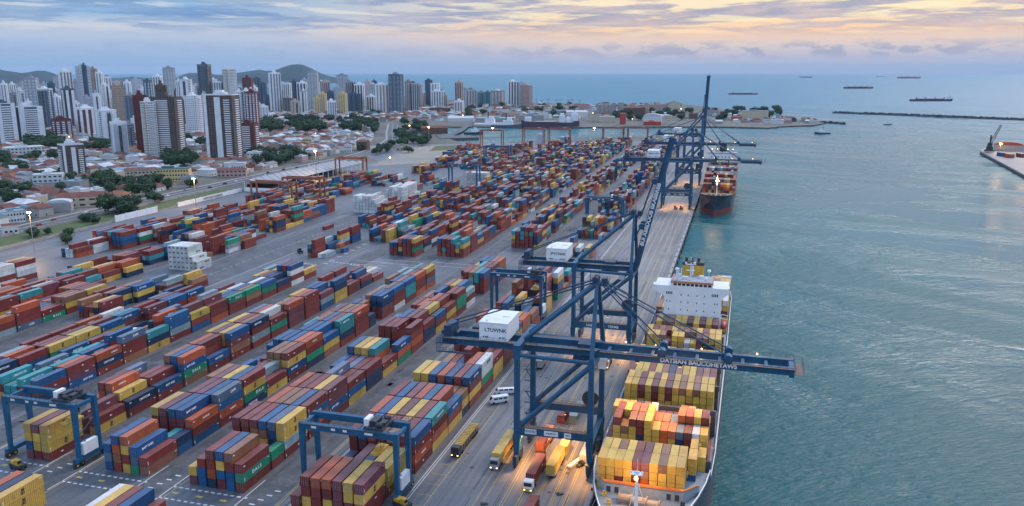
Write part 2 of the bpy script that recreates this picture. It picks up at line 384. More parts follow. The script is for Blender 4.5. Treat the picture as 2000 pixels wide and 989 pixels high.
# yard pavement, apron, quay wall and cope
def strip(name, mat, pts, z, t=.02):
    return struct(name, MB().prism(pts, z-t, z), mat)
strip('yard_pavement', 'asphalt', [(-76.2, 60), (-92, YE-12), (-560, 1080), (-425, 900), (-432, 520), (-426, 250), (-420, 60)], .008, .5)
strip('quay_apron', 'apron', [(-76.2, 60), (QX(60)-1.4, 60), (QX(YE)-1.4, YE-6), (-92, YE-12)], .012, .5)
mb = MB(); mb.prism([(QX(60)-1.4, 60), (QX(60)+.25, 60), (QX(YE)+.25, YE), (QX(YE)-1.4, YE)], -6, .22); struct('quay_wall', mb, 'quayw')
mb = MB(); mb.prism([(QX(60)-1.35, 60), (QX(60)-.1, 60), (QX(YE)-.1, YE), (QX(YE)-1.35, YE)], .22, .30); struct('quay_kerb', mb, 'kerb')
# gantry runways with worn dark patches
for i, (xa, xb, ya, yb) in enumerate([(-116.5, -108, 70, YE-30), (-146.5, -137, 70, YE-30), (-178, -168, 70, YE-40), (-213, -201, 70, 1200), (-282, -256, 70, 1000)]):
    struct('gantry_runway', MB().box(xa, ya, .0, xb, yb, .016), 'runway')
mb = MB()
for k in range(150):
    xa, xb = rnd.choice([(-115.8, -109), (-146, -138), (-177, -169), (-212, -203)]); y = rnd.uniform(150, 700); x = rnd.uniform(xa, xb-2.6)
    mb.box(x, y, 0, x+rnd.uniform(2, 4), y+rnd.uniform(2.5, 7), .0205)
struct('patch_repairs', mb, 'patch')
# painted markings
yl = MB(); wl = MB()
def vline(mb, x, ya, yb, wd=.16, z=.028, f=lambda x, y: x, n=1):
    a, b = f(x, ya), f(x, yb); mb.prism([(a-wd/2, ya), (a+wd/2, ya), (b+wd/2, yb), (b-wd/2, yb)], z-.02, z)
for x in (-107.3, -106.7): vline(yl, x, 70, YE-20)
for x in (-136.6, -167.2, -200.5): vline(yl, x, 70, 1200)
for x in (-71.9,): vline(yl, x, 70, 900, .18)
for x in (-60.6, -58.6, -54.2, -53.5, -50.2, -49.7, -46.2, -45.7, -42.4, -41.9, -39.0, -38.4): vline(yl, x, 60, 1200, .15, f=RX)
for k in range(130): y = 70+k*5.6; yl.box(-76, y, .01, -72, y+.14, .028)
for x in (-77.7, -77.0): vline(wl, x, 60, 1100, .22)
for x in (-103.6, -104.0, -255, -287): vline(wl, x, 60, 700, .18)
for k in range(60): y = 240+k*6; wl.box(-270.1, y, .01, -269.9, y+3, .028)
for k, xr in enumerate((-118, -148, -180, -215)):      # block ends: dashed white grid and yellow blocks on the cross aisle
    for y in (156.5, 162.2):
        for j in range(12): wl.box(xr-20+j*1.9, y, .01, xr-18.9+j*1.9, y+.55, .030)
    for j in range(3): yl.box(xr-18+j*7, 159.4, .01, xr-16.2+j*7, 160.2, .030)
    wl.box(xr+1.0, 150, .01, xr+1.25, 172, .030); wl.box(xr-20, 152, .01, xr-19.75, 172, .030)
    for j in range(4): wl.box(xr+4+j*.9, 160+j*2.5, .01, xr+5.6+j*.9, 160.5+j*2.5, .030)
for k, (x, y) in enumerate([(-190, 398), (-160, 402), (-205, 402), (-228, 396)]):
    for j in range(9): wl.box(x-j*2.4, y+j*.4, .01, x-j*2.4+1.5, y+.7+j*.4, .030)
for x, y0 in ((-195, 410), (-165, 412), (-210, 404)):
    wl.box(x, y0, .01, x+22, y0+.3, .030); wl.box(x, y0+8, .01, x+22, y0+8.3, .030)
for k in range(14): wl.box(-225-k*.4, 400+k*9, .01, -222-k*.4, 400.8+k*9, .030)
struct('yellow_road_markings', yl, 'yline'); struct('white_road_markings', wl, 'wline')
mb = MB()
for x in (-55.6, -55.1, -35.8, -35.4): vline(mb, x, 60, 1250, .14, .05, RX)
for x in (-78.6, -104.6): vline(mb, x, 60, 900, .18, .034)
struct('crane_rail_track', mb, 'rail')
mb = MB()
for k in range(340):       # rubber streaks and oil drips left by the trucks
    x = rnd.choice((rnd.uniform(-71, -61), rnd.uniform(-104, -117), rnd.uniform(-255, -285), rnd.uniform(-50, -38), rnd.uniform(-200, -212))); y = rnd.uniform(150, 650)
    if rnd.random() < .6: l_ = rnd.uniform(5, 26); dx = rnd.uniform(-.5, .5); mb.prism([(x, y), (x+.28, y), (x+.28+dx, y+l_), (x+dx, y+l_)], .002, .024)
    else: r_0 = rnd.uniform(.2, .8); mb.prism([(x+r_0*math.cos(a)*rnd.uniform(.6, 1.2), y+r_0*math.sin(a)*rnd.uniform(.7, 1.6)) for a in np.arange(0, 6.2, .8)], .002, .026)
struct('tyre_marks', mb, paint('tyre_rubber', (.060, .060, .064), .6, .3, .3, (.13, .13, .14), .6, 'World'))
# grass verge, wall road and the expressway behind the yard
def ribbon(name, mat, pts, wd, z, t=.3):
    mb = MB(); n = len(pts); Lp = []; Rp = []
    for i, p in enumerate(pts):
        a = Vector(pts[max(i-1, 0)]); b = Vector(pts[min(i+1, n-1)]); d = (b-a).normalized(); nn_ = Vector((-d.y, d.x))
        Lp.append(Vector(p)+nn_*wd/2); Rp.append(Vector(p)-nn_*wd/2)
    for i in range(n-1): mb.prism([Rp[i][:2], Rp[i+1][:2], Lp[i+1][:2], Lp[i][:2]], z-t, z)
    return struct(name, mb, mat)
strip('grass_verge', 'turf', [(-433, 250), (-438, 520), (-440, 640), (-462, 640), (-462, 520), (-456, 250)], .03, .5)
hw = [(-473, 200), (-474, 420), (-479, 560), (-480, 740), (-478, 900), (-483, 985), (-505, 1090), (-540, 1200), (-600, 1330), (-700, 1560)]
ribbon('expressway', 'road', hw, 17, .14, .5)
ribbon('expressway_kerb', 'kerb', [(x+9.3, y) for x, y in hw], .9, .55, .5)
ribbon('expressway_median', 'kerb', hw, .8, .45, .5)
ribbon('expressway_sidewalk', 'conc', [(x-10.5, y) for x, y in hw], 3, .2, .5)
ribbon('side_street', 'road', [(-620, 330), (-640, 700), (-700, 1000), (-790, 1500)], 9, .10, .5)
ribbon('cross_street', 'road', [(-480, 560), (-700, 600), (-1000, 690), (-1500, 900)], 8, .12, .5)
ribbon('cross_street', 'road', [(-480, 900), (-800, 940), (-1300, 1120)], 9, .12, .5)
ribbon('harbour_road', 'road', [(-512, 1120), (-470, 1220), (-500, 1400), (-560, 1640), (-520, 1900)], 12, .16, .5)
strip('sports_grass', 'turf', [at(838, 296), at(918, 290), at(905, 284), at(850, 286)], .05, .5)
strip('sandy_lot', 'sand', [at(722, 325), at(828, 318), at(905, 298), at(915, 288), at(850, 284), at(800, 290)], .03, .5)
# hills across the water
def hill(prof, dist, vb, depth, seed):
    # prof: (pixel u, pixel v of ridge); built as a ridge at its own distance with a real cross section
    us = np.linspace(prof[0][0], prof[-1][0], 150); hv = np.interp(us, [p[0] for p in prof], [p[1] for p in prof])
    vs = []; fs = []; k = 22
    for i, (u, v) in enumerate(zip(us, hv)):
        bx, by = at(u, vb); s = dist/math.hypot(bx, by); bx *= s; by *= s
        top = max(3, zat(bx, by, v)); dx, dy = bx/dist, by/dist
        for j in range(k):
            t = j/(k-1)*2-1; prf = max(0, math.cos(t*math.pi/2))**1.1
            nz = noise.fractal(Vector((bx*.0012+seed, (by+t*depth)*.0012, 3)), 1, 2, 6)
            z = -3+(top+3)*prf*(1+.0*nz)+nz*top*.16*(1-prf**3)*(prf > .02)
            vs.append((bx+dx*t*depth, by+dy*t*depth, z))
    for i in range(len(us)-1):
        for j in range(k-1): a = i*k+j; fs.append((a, a+k, a+k+1, a+1))
    me = bpy.data.meshes.new('hill'); me.from_pydata(vs, [], fs); me.materials.append(M['hill'])
    for p in me.polygons: p.use_smooth = True
    o = link('hill', me); o['kind'] = 'structure'
hill([(343, 153.5), (346, 152), (364, 144), (372, 142.5), (394, 143), (417, 145), (430, 147), (440, 146.5), (468, 142), (486, 139.5), (497, 138), (509, 136.5), (520, 138.5), (536, 138.5), (552, 132.5), (562, 129), (572, 126.5), (582, 125.8), (592, 126.2), (610, 134), (627, 143), (645, 149.5), (662, 153)], 9000, 158, 900, 5)
hill([(-80, 130), (-20, 133), (0, 135), (12, 138), (30, 140.5), (45, 143), (60, 141), (75, 138), (90, 138.5), (104, 142.5), (118, 148), (130, 151.5), (135, 153)], 9500, 158, 900, 11)
hill([(200, 153.5), (235, 152.5), (260, 150), (285, 153.2), (320, 151), (345, 153.4)], 11500, 156, 700, 2)
# rock breakwater at the harbour mouth
def mound(name, label, pts, wd, ht, n):
    mb = MB(); tot = 0; r_ = random.Random(3)
    for i in range(len(pts)-1):
        a = Vector(pts[i]); b = Vector(pts[i+1]); L_ = (b-a).length; k = max(2, int(n*L_))
        d = (b-a).normalized(); nn_ = Vector((-d.y, d.x))
        for j in range(k):
            for q in range(3):
                t = r_.random(); off = r_.gauss(0, .33)*wd/2; p = a+(b-a)*t+nn_*off; hh = ht*(1-min(1, abs(off)/(wd/2))**1.3)
                s = r_.uniform(1.5, 3.6); vs = [(p.x+r_.uniform(-s, s)*x_, p.y+r_.uniform(.6, 1)*s*y_, -2.6+hh*.8+r_.uniform(-1, 1)+s*.7*z_) for x_ in (-1, 1) for y_ in (-1, 1) for z_ in (-1, 1)]
                mb.add([(p.x+x_*s*r_.uniform(.6, 1), p.y+y_*s*r_.uniform(.6, 1), -2.6+hh*.8+z_*s*r_.uniform(.4, .8)) for x_, y_, z_ in ((-1, -1, -1), (1, -1, -1), (1, 1, -1), (-1, 1, -1), (-1, -1, 1), (1, -1, 1), (1, 1, 1), (-1, 1, 1))],
                       [(3, 2, 1, 0), (4, 5, 6, 7), (0, 1, 5, 4), (1, 2, 6, 5), (2, 3, 7, 6), (3, 0, 4, 7)])
        sec = [(-wd/2, -4), (-wd/5, ht-3.6), (wd/5, ht-3.6), (wd/2, -4)]
        vs = [(p.x+nn_.x*o_, p.y+nn_.y*o_, z_) for p in (a, b) for o_, z_ in sec]
        mb.add(vs, [(0, 1, 5, 4), (1, 2, 6, 5), (2, 3, 7, 6), (0, 3, 2, 1), (4, 5, 6, 7)])
    o = mb.build(name, 'rock'); return tag(o, label, 'breakwater')
mound('breakwater', 'long dark rock breakwater lying across the harbour mouth at right', [at(1627, 221.5, -2.6), at(1700, 224, -2.6), at(1800, 228, -2.6), at(1900, 232, -2.6), at(2060, 238, -2.6)], 13, 5.2, .22)
mound('breakwater', 'short low rock spit running out from the tip of the built-up headland', [at(1600, 241, -2.6), at(1625, 241.5, -2.6), at(1650, 243.5, -2.6)], 9, 4, .2)

# evening air: one closed box of thin haze round everything below the sky
def haze():
    m = bpy.data.materials.new('haze_air'); m.use_nodes = True; t = m.node_tree; t.nodes.clear()
    v = t.nodes.new('ShaderNodeVolumePrincipled'); o = t.nodes.new('ShaderNodeOutputMaterial'); t.links.new(v.outputs[0], o.inputs['Volume'])
    v.inputs['Color'].default_value = (.60, .80, 1, 1); v.inputs['Density'].default_value = 2.2e-5; v.inputs['Anisotropy'].default_value = 0
    o = MB().box(-37500, -2000, -8, 37500, 37600, 330).mesh('haze', m); h = link('haze', o); h['kind'] = 'stuff'; return h
haze()
# ================================================================== quay cranes
def railing(mb, a, b, n, h=1.1, r=.035, m=0):
    a, b = Vector(a), Vector(b)
    for i in range(n+1): p = a+(b-a)*i/n; mb.tube(p, p+Vector((0, 0, h)), r, 4, m)
    mb.tube(a+Vector((0, 0, h)), b+Vector((0, 0, h)), r, 4, m); mb.tube(a+Vector((0, 0, h*.5)), b+Vector((0, 0, h*.5)), r, 4, m)
def point_lamp(name, loc, energy, r=.25, color=(1, .58, .22), spot=0):
    d = bpy.data.lights.new(name, 'SPOT' if spot else 'POINT')
    if spot: d.spot_size = R(spot); d.spot_blend = .6
    d.energy = energy; d.color = color; d.shadow_soft_size = r
    o = bpy.data.objects.new(name, d); col.objects.link(o); o.location = loc; return o
def sts(label, x, y, G=20, W=18, zg=31, bdep=1.55, back=43, blen=49, ang=-1.5, S=1., txt='', house_txt='', apex=53.6, near=False, loglab=None):
    t = thing('quay_crane', label, 'harbour crane', (x, y, 0), math.atan(.0115), 'ship-to-shore cranes along the quay', (S, S, S))
    hw_ = W/2; C = 'crane'
    for sy in (-1, 1):
        for sx, nm in ((0, 'ws'), (1, 'ls')):
            X0 = -G*sx
            mb = MB(); Y = sy*hw_
            mb.bar((X0, Y, 3.4), (X0, Y, 9.0), 1.35, 1.5, w2=2.1, h2=1.7); mb.bar((X0, Y, 9), (X0, Y, zg+3.2 if sx else zg+1.4), 1.55, 1.4, w2=1.25, h2=1.25)
            if sx: mb.box(X0-.9, Y-.8, zg-.2, X0+.9, Y+.8, zg+3.4)
            mb.build('leg', C, t)
        # lower portal beam with boards, upper tie and diagonal
        mb = MB(); Y = sy*hw_; mb.box(-G-.6, Y-.75, 9.4, .6, Y+.75, 11.5)
        mb.bar((-G, Y, 9.6), (-G+3.4, Y, 9.6), 1.2, 1.2); mb.build('portal_beam', C, t)
        mb = MB(); mb.box(-G+.5, Y-.9, 11.5, -.5, Y+.9, 11.58); w_ = mb.build('walkway', 'walk', t)
        rb = MB(); railing(rb, (-G+.8, Y-.9, 11.55), (-.8, Y-.9, 11.55), 14); railing(rb, (-G+.8, Y+.9, 11.55), (-.8, Y+.9, 11.55), 14); rb.build('handrail', 'walk', w_)
        MB().tube((-G, Y, zg+.6), (0, Y, zg+.1), .55, 10).build('upper_tie', C, t)
        MB().tube((-G+1, Y, 11.6), (-.4, Y, zg-1.0), .72, 10).build('diagonal_brace', C, t)
        # apex frame leg
        MB().bar((0, Y, zg+1.2), (-.3, sy*1.5, apex), 1.15, 1.15, w2=.85, h2=.85).build('apex_leg', C, t)
        # rear diagonal stay from apex to landside top
        MB().tube((-.6, sy*1.7, apex-.3), (-G+.6, sy*3.0, zg+3.2), .62, 10).build('back_brace', C, t)
        MB().tube((-.8, sy*1.9, apex+.4), (-back+1.4, sy*2.6, zg+5.0), .20, 6).build('backstay', 'crane_d', t)
    for sx in (0, 1):
        X0 = -G*sx; mb = MB(); mb.box(X0-.8, -hw_, 7.2 if sx else 7.2, X0+.8, hw_, 8.8); mb.build('sill_beam', C, t)
        mb = MB(); mb.box(X0-.85, -hw_-.6, zg+ (1.4 if sx else -1.6), X0+.85, hw_+.6, zg+(3.3 if sx else .2)); mb.build('cross_beam', C, t)
        for sy in (-1, 1):      # bogies
            mb = MB(); Y = sy*(hw_-1.0); mb.box(X0-.55, Y-3.6, 2.1, X0+.55, Y+3.6, 3.5)
            for q in (-2.2, 2.2): mb.box(X0-.5, Y+q-1.5, 1.0, X0+.5, Y+q+1.5, 2.0)
            bg = mb.build('bogie', 'crane_d', t)
            for q in (-3.1, -1.4, 1.4, 3.1): MB().tube((X0-.35, Y+q, .62), (X0+.35, Y+q, .62), .55, 10).build('wheel', 'dark', bg)
    # main girders (landside) and boom
    for sy in (-1, 1):
        mb = MB(); Y = sy*3.1; mb.box(-back, Y-.55, zg, 1.2, Y+.55, zg+2.1); gi = mb.build('girder', C, t)
        rb = MB(); mb2 = MB(); mb2.box(-back+.5, Y+sy*.6-.0, zg+2.02, .6, Y+sy*1.6, zg+2.10) if sy > 0 else mb2.box(-back+.5, Y-1.6, zg+2.02, .6, Y-.6, zg+2.10)
        mb2.build('walkway', 'walk', gi)
        railing(rb, (-back+1, Y+sy*1.55, zg+2.1), (0, Y+sy*1.55, zg+2.1), 24); rb.build('handrail', 'crane_d', gi)
    boom = bpy.data.objects.new('boom', None)
    a_ = R(ang)
    def bp(d, yy, h): return (1.2+d*math.cos(a_)-h*math.sin(a_), yy, zg+.4+d*math.sin(a_)+h*math.cos(a_))
    def bbox(mb, d0, d1, y0, y1, h0, h1, m=0):
        vs = [bp(d, yy, h) for h in (h0, h1) for d, yy in ((d0, y0), (d1, y0), (d1, y1), (d0, y1))]
        mb.add(vs, [(3, 2, 1, 0), (4, 5, 6, 7), (0, 1, 5, 4), (1, 2, 6, 5), (2, 3, 7, 6), (3, 0, 4, 7)], m)
    mb = MB()
    for sy in (-1, 1): bbox(mb, 0, blen, sy*3.1-.5, sy*3.1+.5, -.4, bdep)
    for d in np.linspace(2, blen-1, 9): bbox(mb, d-.4, d+.4, -3.1, 3.1, .2, 1.0)
    bbox(mb, blen-1.2, blen, -3.5, 3.5, -1.0, 1.4)
    bo = mb.build('boom', C, t)
    rb = MB()
    for sy in (-1, 1):
        for i in range(27):
            d = blen*i/26; rb.tube(bp(d, sy*4.3, 1.4), bp(d, sy*4.3, 2.5), .035, 4)
        rb.tube(bp(0, sy*4.3, 2.5), bp(blen, sy*4.3, 2.5), .04, 4); rb.tube(bp(0, sy*4.3, 2.0), bp(blen, sy*4.3, 2.0), .03, 4)
    for d in (blen+.2, blen+2.2):
        rb.tube(bp(d, -4.4, .2), bp(d, 4.4, .2), .06, 4); rb.tube(bp(d, -4.4, 2.4), bp(d, 4.4, 2.4), .05, 4)
        for yy in (-4.4, -2.2, 0, 2.2, 4.4): rb.tube(bp(d, yy, .2), bp(d, yy, 2.4), .05, 4)
    rb.build('handrail', 'crane_d', bo)
    wk = MB()
    for sy in (-1, 1): bbox(wk, 0, blen, sy*3.95-.4, sy*3.95+.4, 1.35, 1.43)
    bbox(wk, blen, blen+2.4, -4.4, 4.4, .1, .2); wk.build('walkway', 'walk', bo)
    for d, hgt in ((blen*.33, 1), (blen*.67, 1)):
        for sy in (-1, 1):
            mb = MB(); bbox(mb, d-1.0, d+1.0, sy*3.1-.8, sy*3.1+.8, 1.5, 3.2); mb.tube(bp(d, sy*3.1-1.1, 2.6), bp(d, sy*3.1+1.1, 2.6), 1.0, 12); mb.build('stay_bracket', C, bo)
            if ang < 10:
                MB().tube((.6, sy*1.4, apex+.2), bp(d, sy*3.1, 3.0), .20, 6).build('forestay', C, t)
                MB().tube((.9, sy*.6, apex+.9), bp(d*.97, sy*2.4, 2.6), .07, 5).build('boom_rope', 'crane_d', t)
            else:
                mb = MB(); md = Vector(bp(d*.55, sy*3.1, 6)) ; md.x += 2
                mb.tube((.6, sy*1.4, apex), md, .16, 6); mb.tube(md, bp(d, sy*3.1, 3.0), .16, 6); mb.build('forestay', 'crane_d', t)
    # apex head
    mb = MB(); mb.box(-1.6, -2.0, apex-.5, 2.4, 2.0, apex+.05); mb.box(.8, -1.0, apex+.1, 2.2, 1.2, apex+1.3)
    for yy in (-1.4, -.6, .6, 1.4): mb.tube((-.8, yy-.2, apex+.9), (-.8, yy+.2, apex+.9), .9, 12)
    mb.tube((-2.0, -2, apex), (-2.0, -2, apex+3.4), .1, 5); mb.tube((-.2, 2, apex), (-.2, 2, apex+2.8), .08, 5)
    hd = mb.build('apex_head', 'crane_d', t); rb = MB()
    for a, b in (((-2.2, -2.4), (2.6, -2.4)), ((2.6, -2.4), (2.6, 2.4)), ((2.6, 2.4), (-2.2, 2.4)), ((-2.2, 2.4), (-2.2, -2.4))): railing(rb, (*a, apex+.1), (*b, apex+.1), 4)
    rb.build('handrail', 'crane_d', hd)
    # machinery house
    hx0, hx1, hy0, hy1 = -G-11.9, -G-3.9, -4.6, 7.5; z0 = zg+2.3; z1 = z0+5.0
    mb = MB(); mb.box(hx0, hy0, z0, hx1, hy1, z1); mh = mb.build('machinery_house', 'white', t)
    mb = MB(); mb.box(hx0-.15, hy0-.15, z1, hx1+.15, hy1+.15, z1+.22); mb.box(hx0+1.6, hy0+1.2, z1+.22, hx0+2.2, hy0+1.8, z1+.6); mb.box(hx0+5, hy0+6, z1+.22, hx0+7, hy0+8, z1+.45); mb.build('roof', 'white', mh)
    if house_txt:
        o = link('lettering', text_mesh(house_txt, 1.45 if near else 1.4, mat='black_t'), mh, ((hx0+hx1)/2+.6, hy0-.02, z0+3.05)); o.rotation_euler = (math.pi/2, 0, 0)
        for tx, lx in (('4 HB', hx0+1.8), ('N 10', hx1-1.6)):
            o = link('lettering', text_mesh(tx, .8, mat='black_t', bold=.04), mh, (lx, hy0-.02, z0+1.0)); o.rotation_euler = (math.pi/2, 0, 0)
    # rear end platform with winches
    mb = MB(); mb.box(-back-1.5, -4.4, zg+.2, -back+4.2, 4.4, zg+.5)
    for q in range(4): mb.tube((-back-.5+q*1.3, -1.6, zg+2.6), (-back-.5+q*1.3, 1.6, zg+2.6), .55, 8)
    mb.box(-back+.4, -3.4, zg+2.1, -back+2.6, 3.2, zg+5.2); mb.box(-back-1.5, -4.4, zg-2.3, -back+9, -3.6, zg-2.1)
    ep = mb.build('end_platform', 'crane_d', t); rb = MB()
    for z_ in (zg+.5, zg-2.1):
        for a, b in (((-back-1.5, -4.4), (-back+4.2, -4.4)), ((-back-1.5, -4.4), (-back-1.5, 4.4)), ((-back-1.5, 4.4), (-back+4.2, 4.4))): railing(rb, (*a, z_), (*b, z_), 6, 1.2, .05)
    for yy in (-4.4, 4.4):
        for xx in (-back-1.5, -back+4): rb.tube((xx, yy, zg-2.3), (xx, yy, zg+.5), .07, 4)
    rb.tube((-back+1.5, -3, zg+2), (-back+1.5, -3, zg+6), .08, 4); rb.build('handrail', 'crane_d', ep)
    # trolley, cabin, spreader
    tx = -3 if ang < 10 else -9
    mb = MB(); mb.box(tx-3, -3.4, zg-1.3, tx+3, 3.4, zg-.3); mb.box(tx-2, -2.6, zg+2.1, tx+2, 2.6, zg+2.9); mb.build('trolley', 'crane_d', t)
    mb = MB(); mb.box(tx+3.4, -1.2, zg-4.1, tx+5.6, 1.3, zg-1.4); cb = mb.build('operator_cabin', 'white', t)
    MB().box(tx+5.62, -1.0, zg-3.7, tx+5.66, 1.1, zg-1.9).build('windscreen', 'glass', cb)
    # stair tower on the landside rear leg, ladder cages
    mb = MB(); Y = hw_+1.1
    for q in range(8):
        za = 3.5+q*3.4; s_ = 1 if q % 2 else -1
        mb.bar((-G-1.4-s_*1.0, Y, za), (-G-1.4+s_*1.0, Y, za+3.4), .7, .08); mb.box(-G-2.9, Y-.5, za+3.3, -G+.2, Y+.5, za+3.4); railing(mb, (-G-2.9, Y+.5, za+3.4), (-G+.2, Y+.5, za+3.4), 3)
    mb.build('stair', 'crane_d', t)
    mb = MB(); mb.tube((-3.2, hw_-.5, 14.0), (-3.2, hw_+.5, 14.0), 2.3, 20); mb.tube((-3.2, hw_-.75, 14.0), (-3.2, hw_+.75, 14.0), .8, 10); mb.build('cable_reel', 'dark', t)
    # boards
    if near:
        for i, (bx, bw, s_) in enumerate(((-16.0, 3.2, 'BAGOATOPE TO\nSLI WO LIAL'), (-10.4, 3.8, 'AAEABE BE T'), (-5.9, 1.9, 'BEEN'))):
            b_ = MB().box(bx-bw/2, -hw_-.80, 9.8, bx+bw/2, -hw_-.755, 11.2).build('sign_board', 'white', t)
            o = link('lettering', text_mesh(s_, .5, mat='black_t', bold=.03), b_, (bx, -hw_-.82, 10.5)); o.rotation_euler = (math.pi/2, 0, 0)
    else:
        for bx, s_ in ((-15, 'UAB'), (-10, '101 \u00b7'), (-6, 'TERMB')):
            o = link('lettering', text_mesh(s_, 1.35), t, (bx, -hw_-.79, 10.4)); o.rotation_euler = (math.pi/2, 0, 0)
    if txt:
        me = text_mesh(txt, 1.62 if ang < 10 else 2.1, bold=.03); o = link('lettering', me, bo)
        d = blen*.52 if ang < 10 else blen*.43
        if ang < 10: o.location = (bp(d, 0, 0)[0], -3.63, bp(d, 0, .52)[2]); o.rotation_euler = (math.pi/2, -a_, 0)
        else:
            o.location = (bp(d, 0, .57)[0], -3.63, bp(d, 0, .57)[2]); o.rotation_euler = (math.pi/2, -a_, 0)
    # boom and portal lamps (lit)
    for k, d in enumerate((6, 14, 26, 40)):
        if ang < 10:
            q = bp(d, 3.1, 2.1); l_ = MB().tube(bp(d, 3.1, 1.5), q, .06, 5).build('lamp', 'dark', bo)
            MB().ball((q[0], q[1], q[2]+.15), .22).build('lens', 'lamp_s', l_)
            if near: pl = point_lamp('boom_lamp_light', bp(d, 3.1, 3.0), 200, .3); pl.parent = l_
    if near:
        for d, yy in ((10, -3.1), (21, -3.1)):
            q = bp(d, yy-1.0, -.6); l_ = MB().box(q[0]-.5, q[1]-.3, q[2], q[0]+.5, q[1]+.3, q[2]+.35).build('floodlight', 'dark', bo); MB().box(q[0]-.4, q[1]-.25, q[2]-.06, q[0]+.4, q[1]+.25, q[2]-.01).build('lens', 'lamp_s', l_)
            pl = point_lamp('boom_flood_light', (q[0], q[1], q[2]-.4), 9000, .4, (1, .55, .18), 115); pl.rotation_euler = (R(-14), 0, 0); pl.parent = l_
    for (lx, ly, lz) in ((-G+2, -hw_+1.5, 9.0), (-2, -hw_+1.5, 9.0), (-G/2, hw_-1.5, 9.0)):
        l_ = MB().box(lx-.3, ly-.3, lz, lx+.3, ly+.3, lz+.5).build('floodlight', 'dark', t)
        MB().box(lx-.25, ly-.25, lz-.06, lx+.25, ly+.25, lz-.005).build('lens', 'lamp_s', l_)
        if y < 1000: pl = point_lamp('floodlight_light', (lx, ly, lz-.5), 7500, .4, (1, .47, .12), 145); pl.parent = l_
    return t
sts('nearest tall blue quay crane with lowered boom reaching over the white-bridged ship', RX(-35.6, 208), 208, near=True, txt='DATSIAN BAUCOHETAWS', house_txt='LTUWNK', ang=-.3, apex=50.6)
sts('blue quay crane with lettered boom raised steeply, second from the front', -39.2, 306, G=21.5, blen=51.5, ang=76.5, txt='BUI XBBDOOB BKABBRBB', house_txt='IPYCNAR', near=False, apex=52.5)
sts('blue quay crane with lowered lettered boom in front of the dark-bowed ship', -41.2, 655, G=19.5, blen=46, back=48, zg=33, S=1.1, ang=0, txt='BONTRUA TERBORRA', house_txt='TEBORCONY', apex=55)
sts('distant blue quay crane, lowered boom just above the dark-bowed ship', -42.5, 800, G=19.5, blen=43, back=48, zg=33, S=1.12, ang=0, txt='TERNBOE TRBONE', house_txt='TBN', apex=56)
sts('farthest blue quay crane with its boom raised nearly upright into the sky', -47.5, 925, G=18, blen=58, back=45, zg=33, S=1.1, ang=88, bdep=2.6, apex=58, house_txt='TBN')
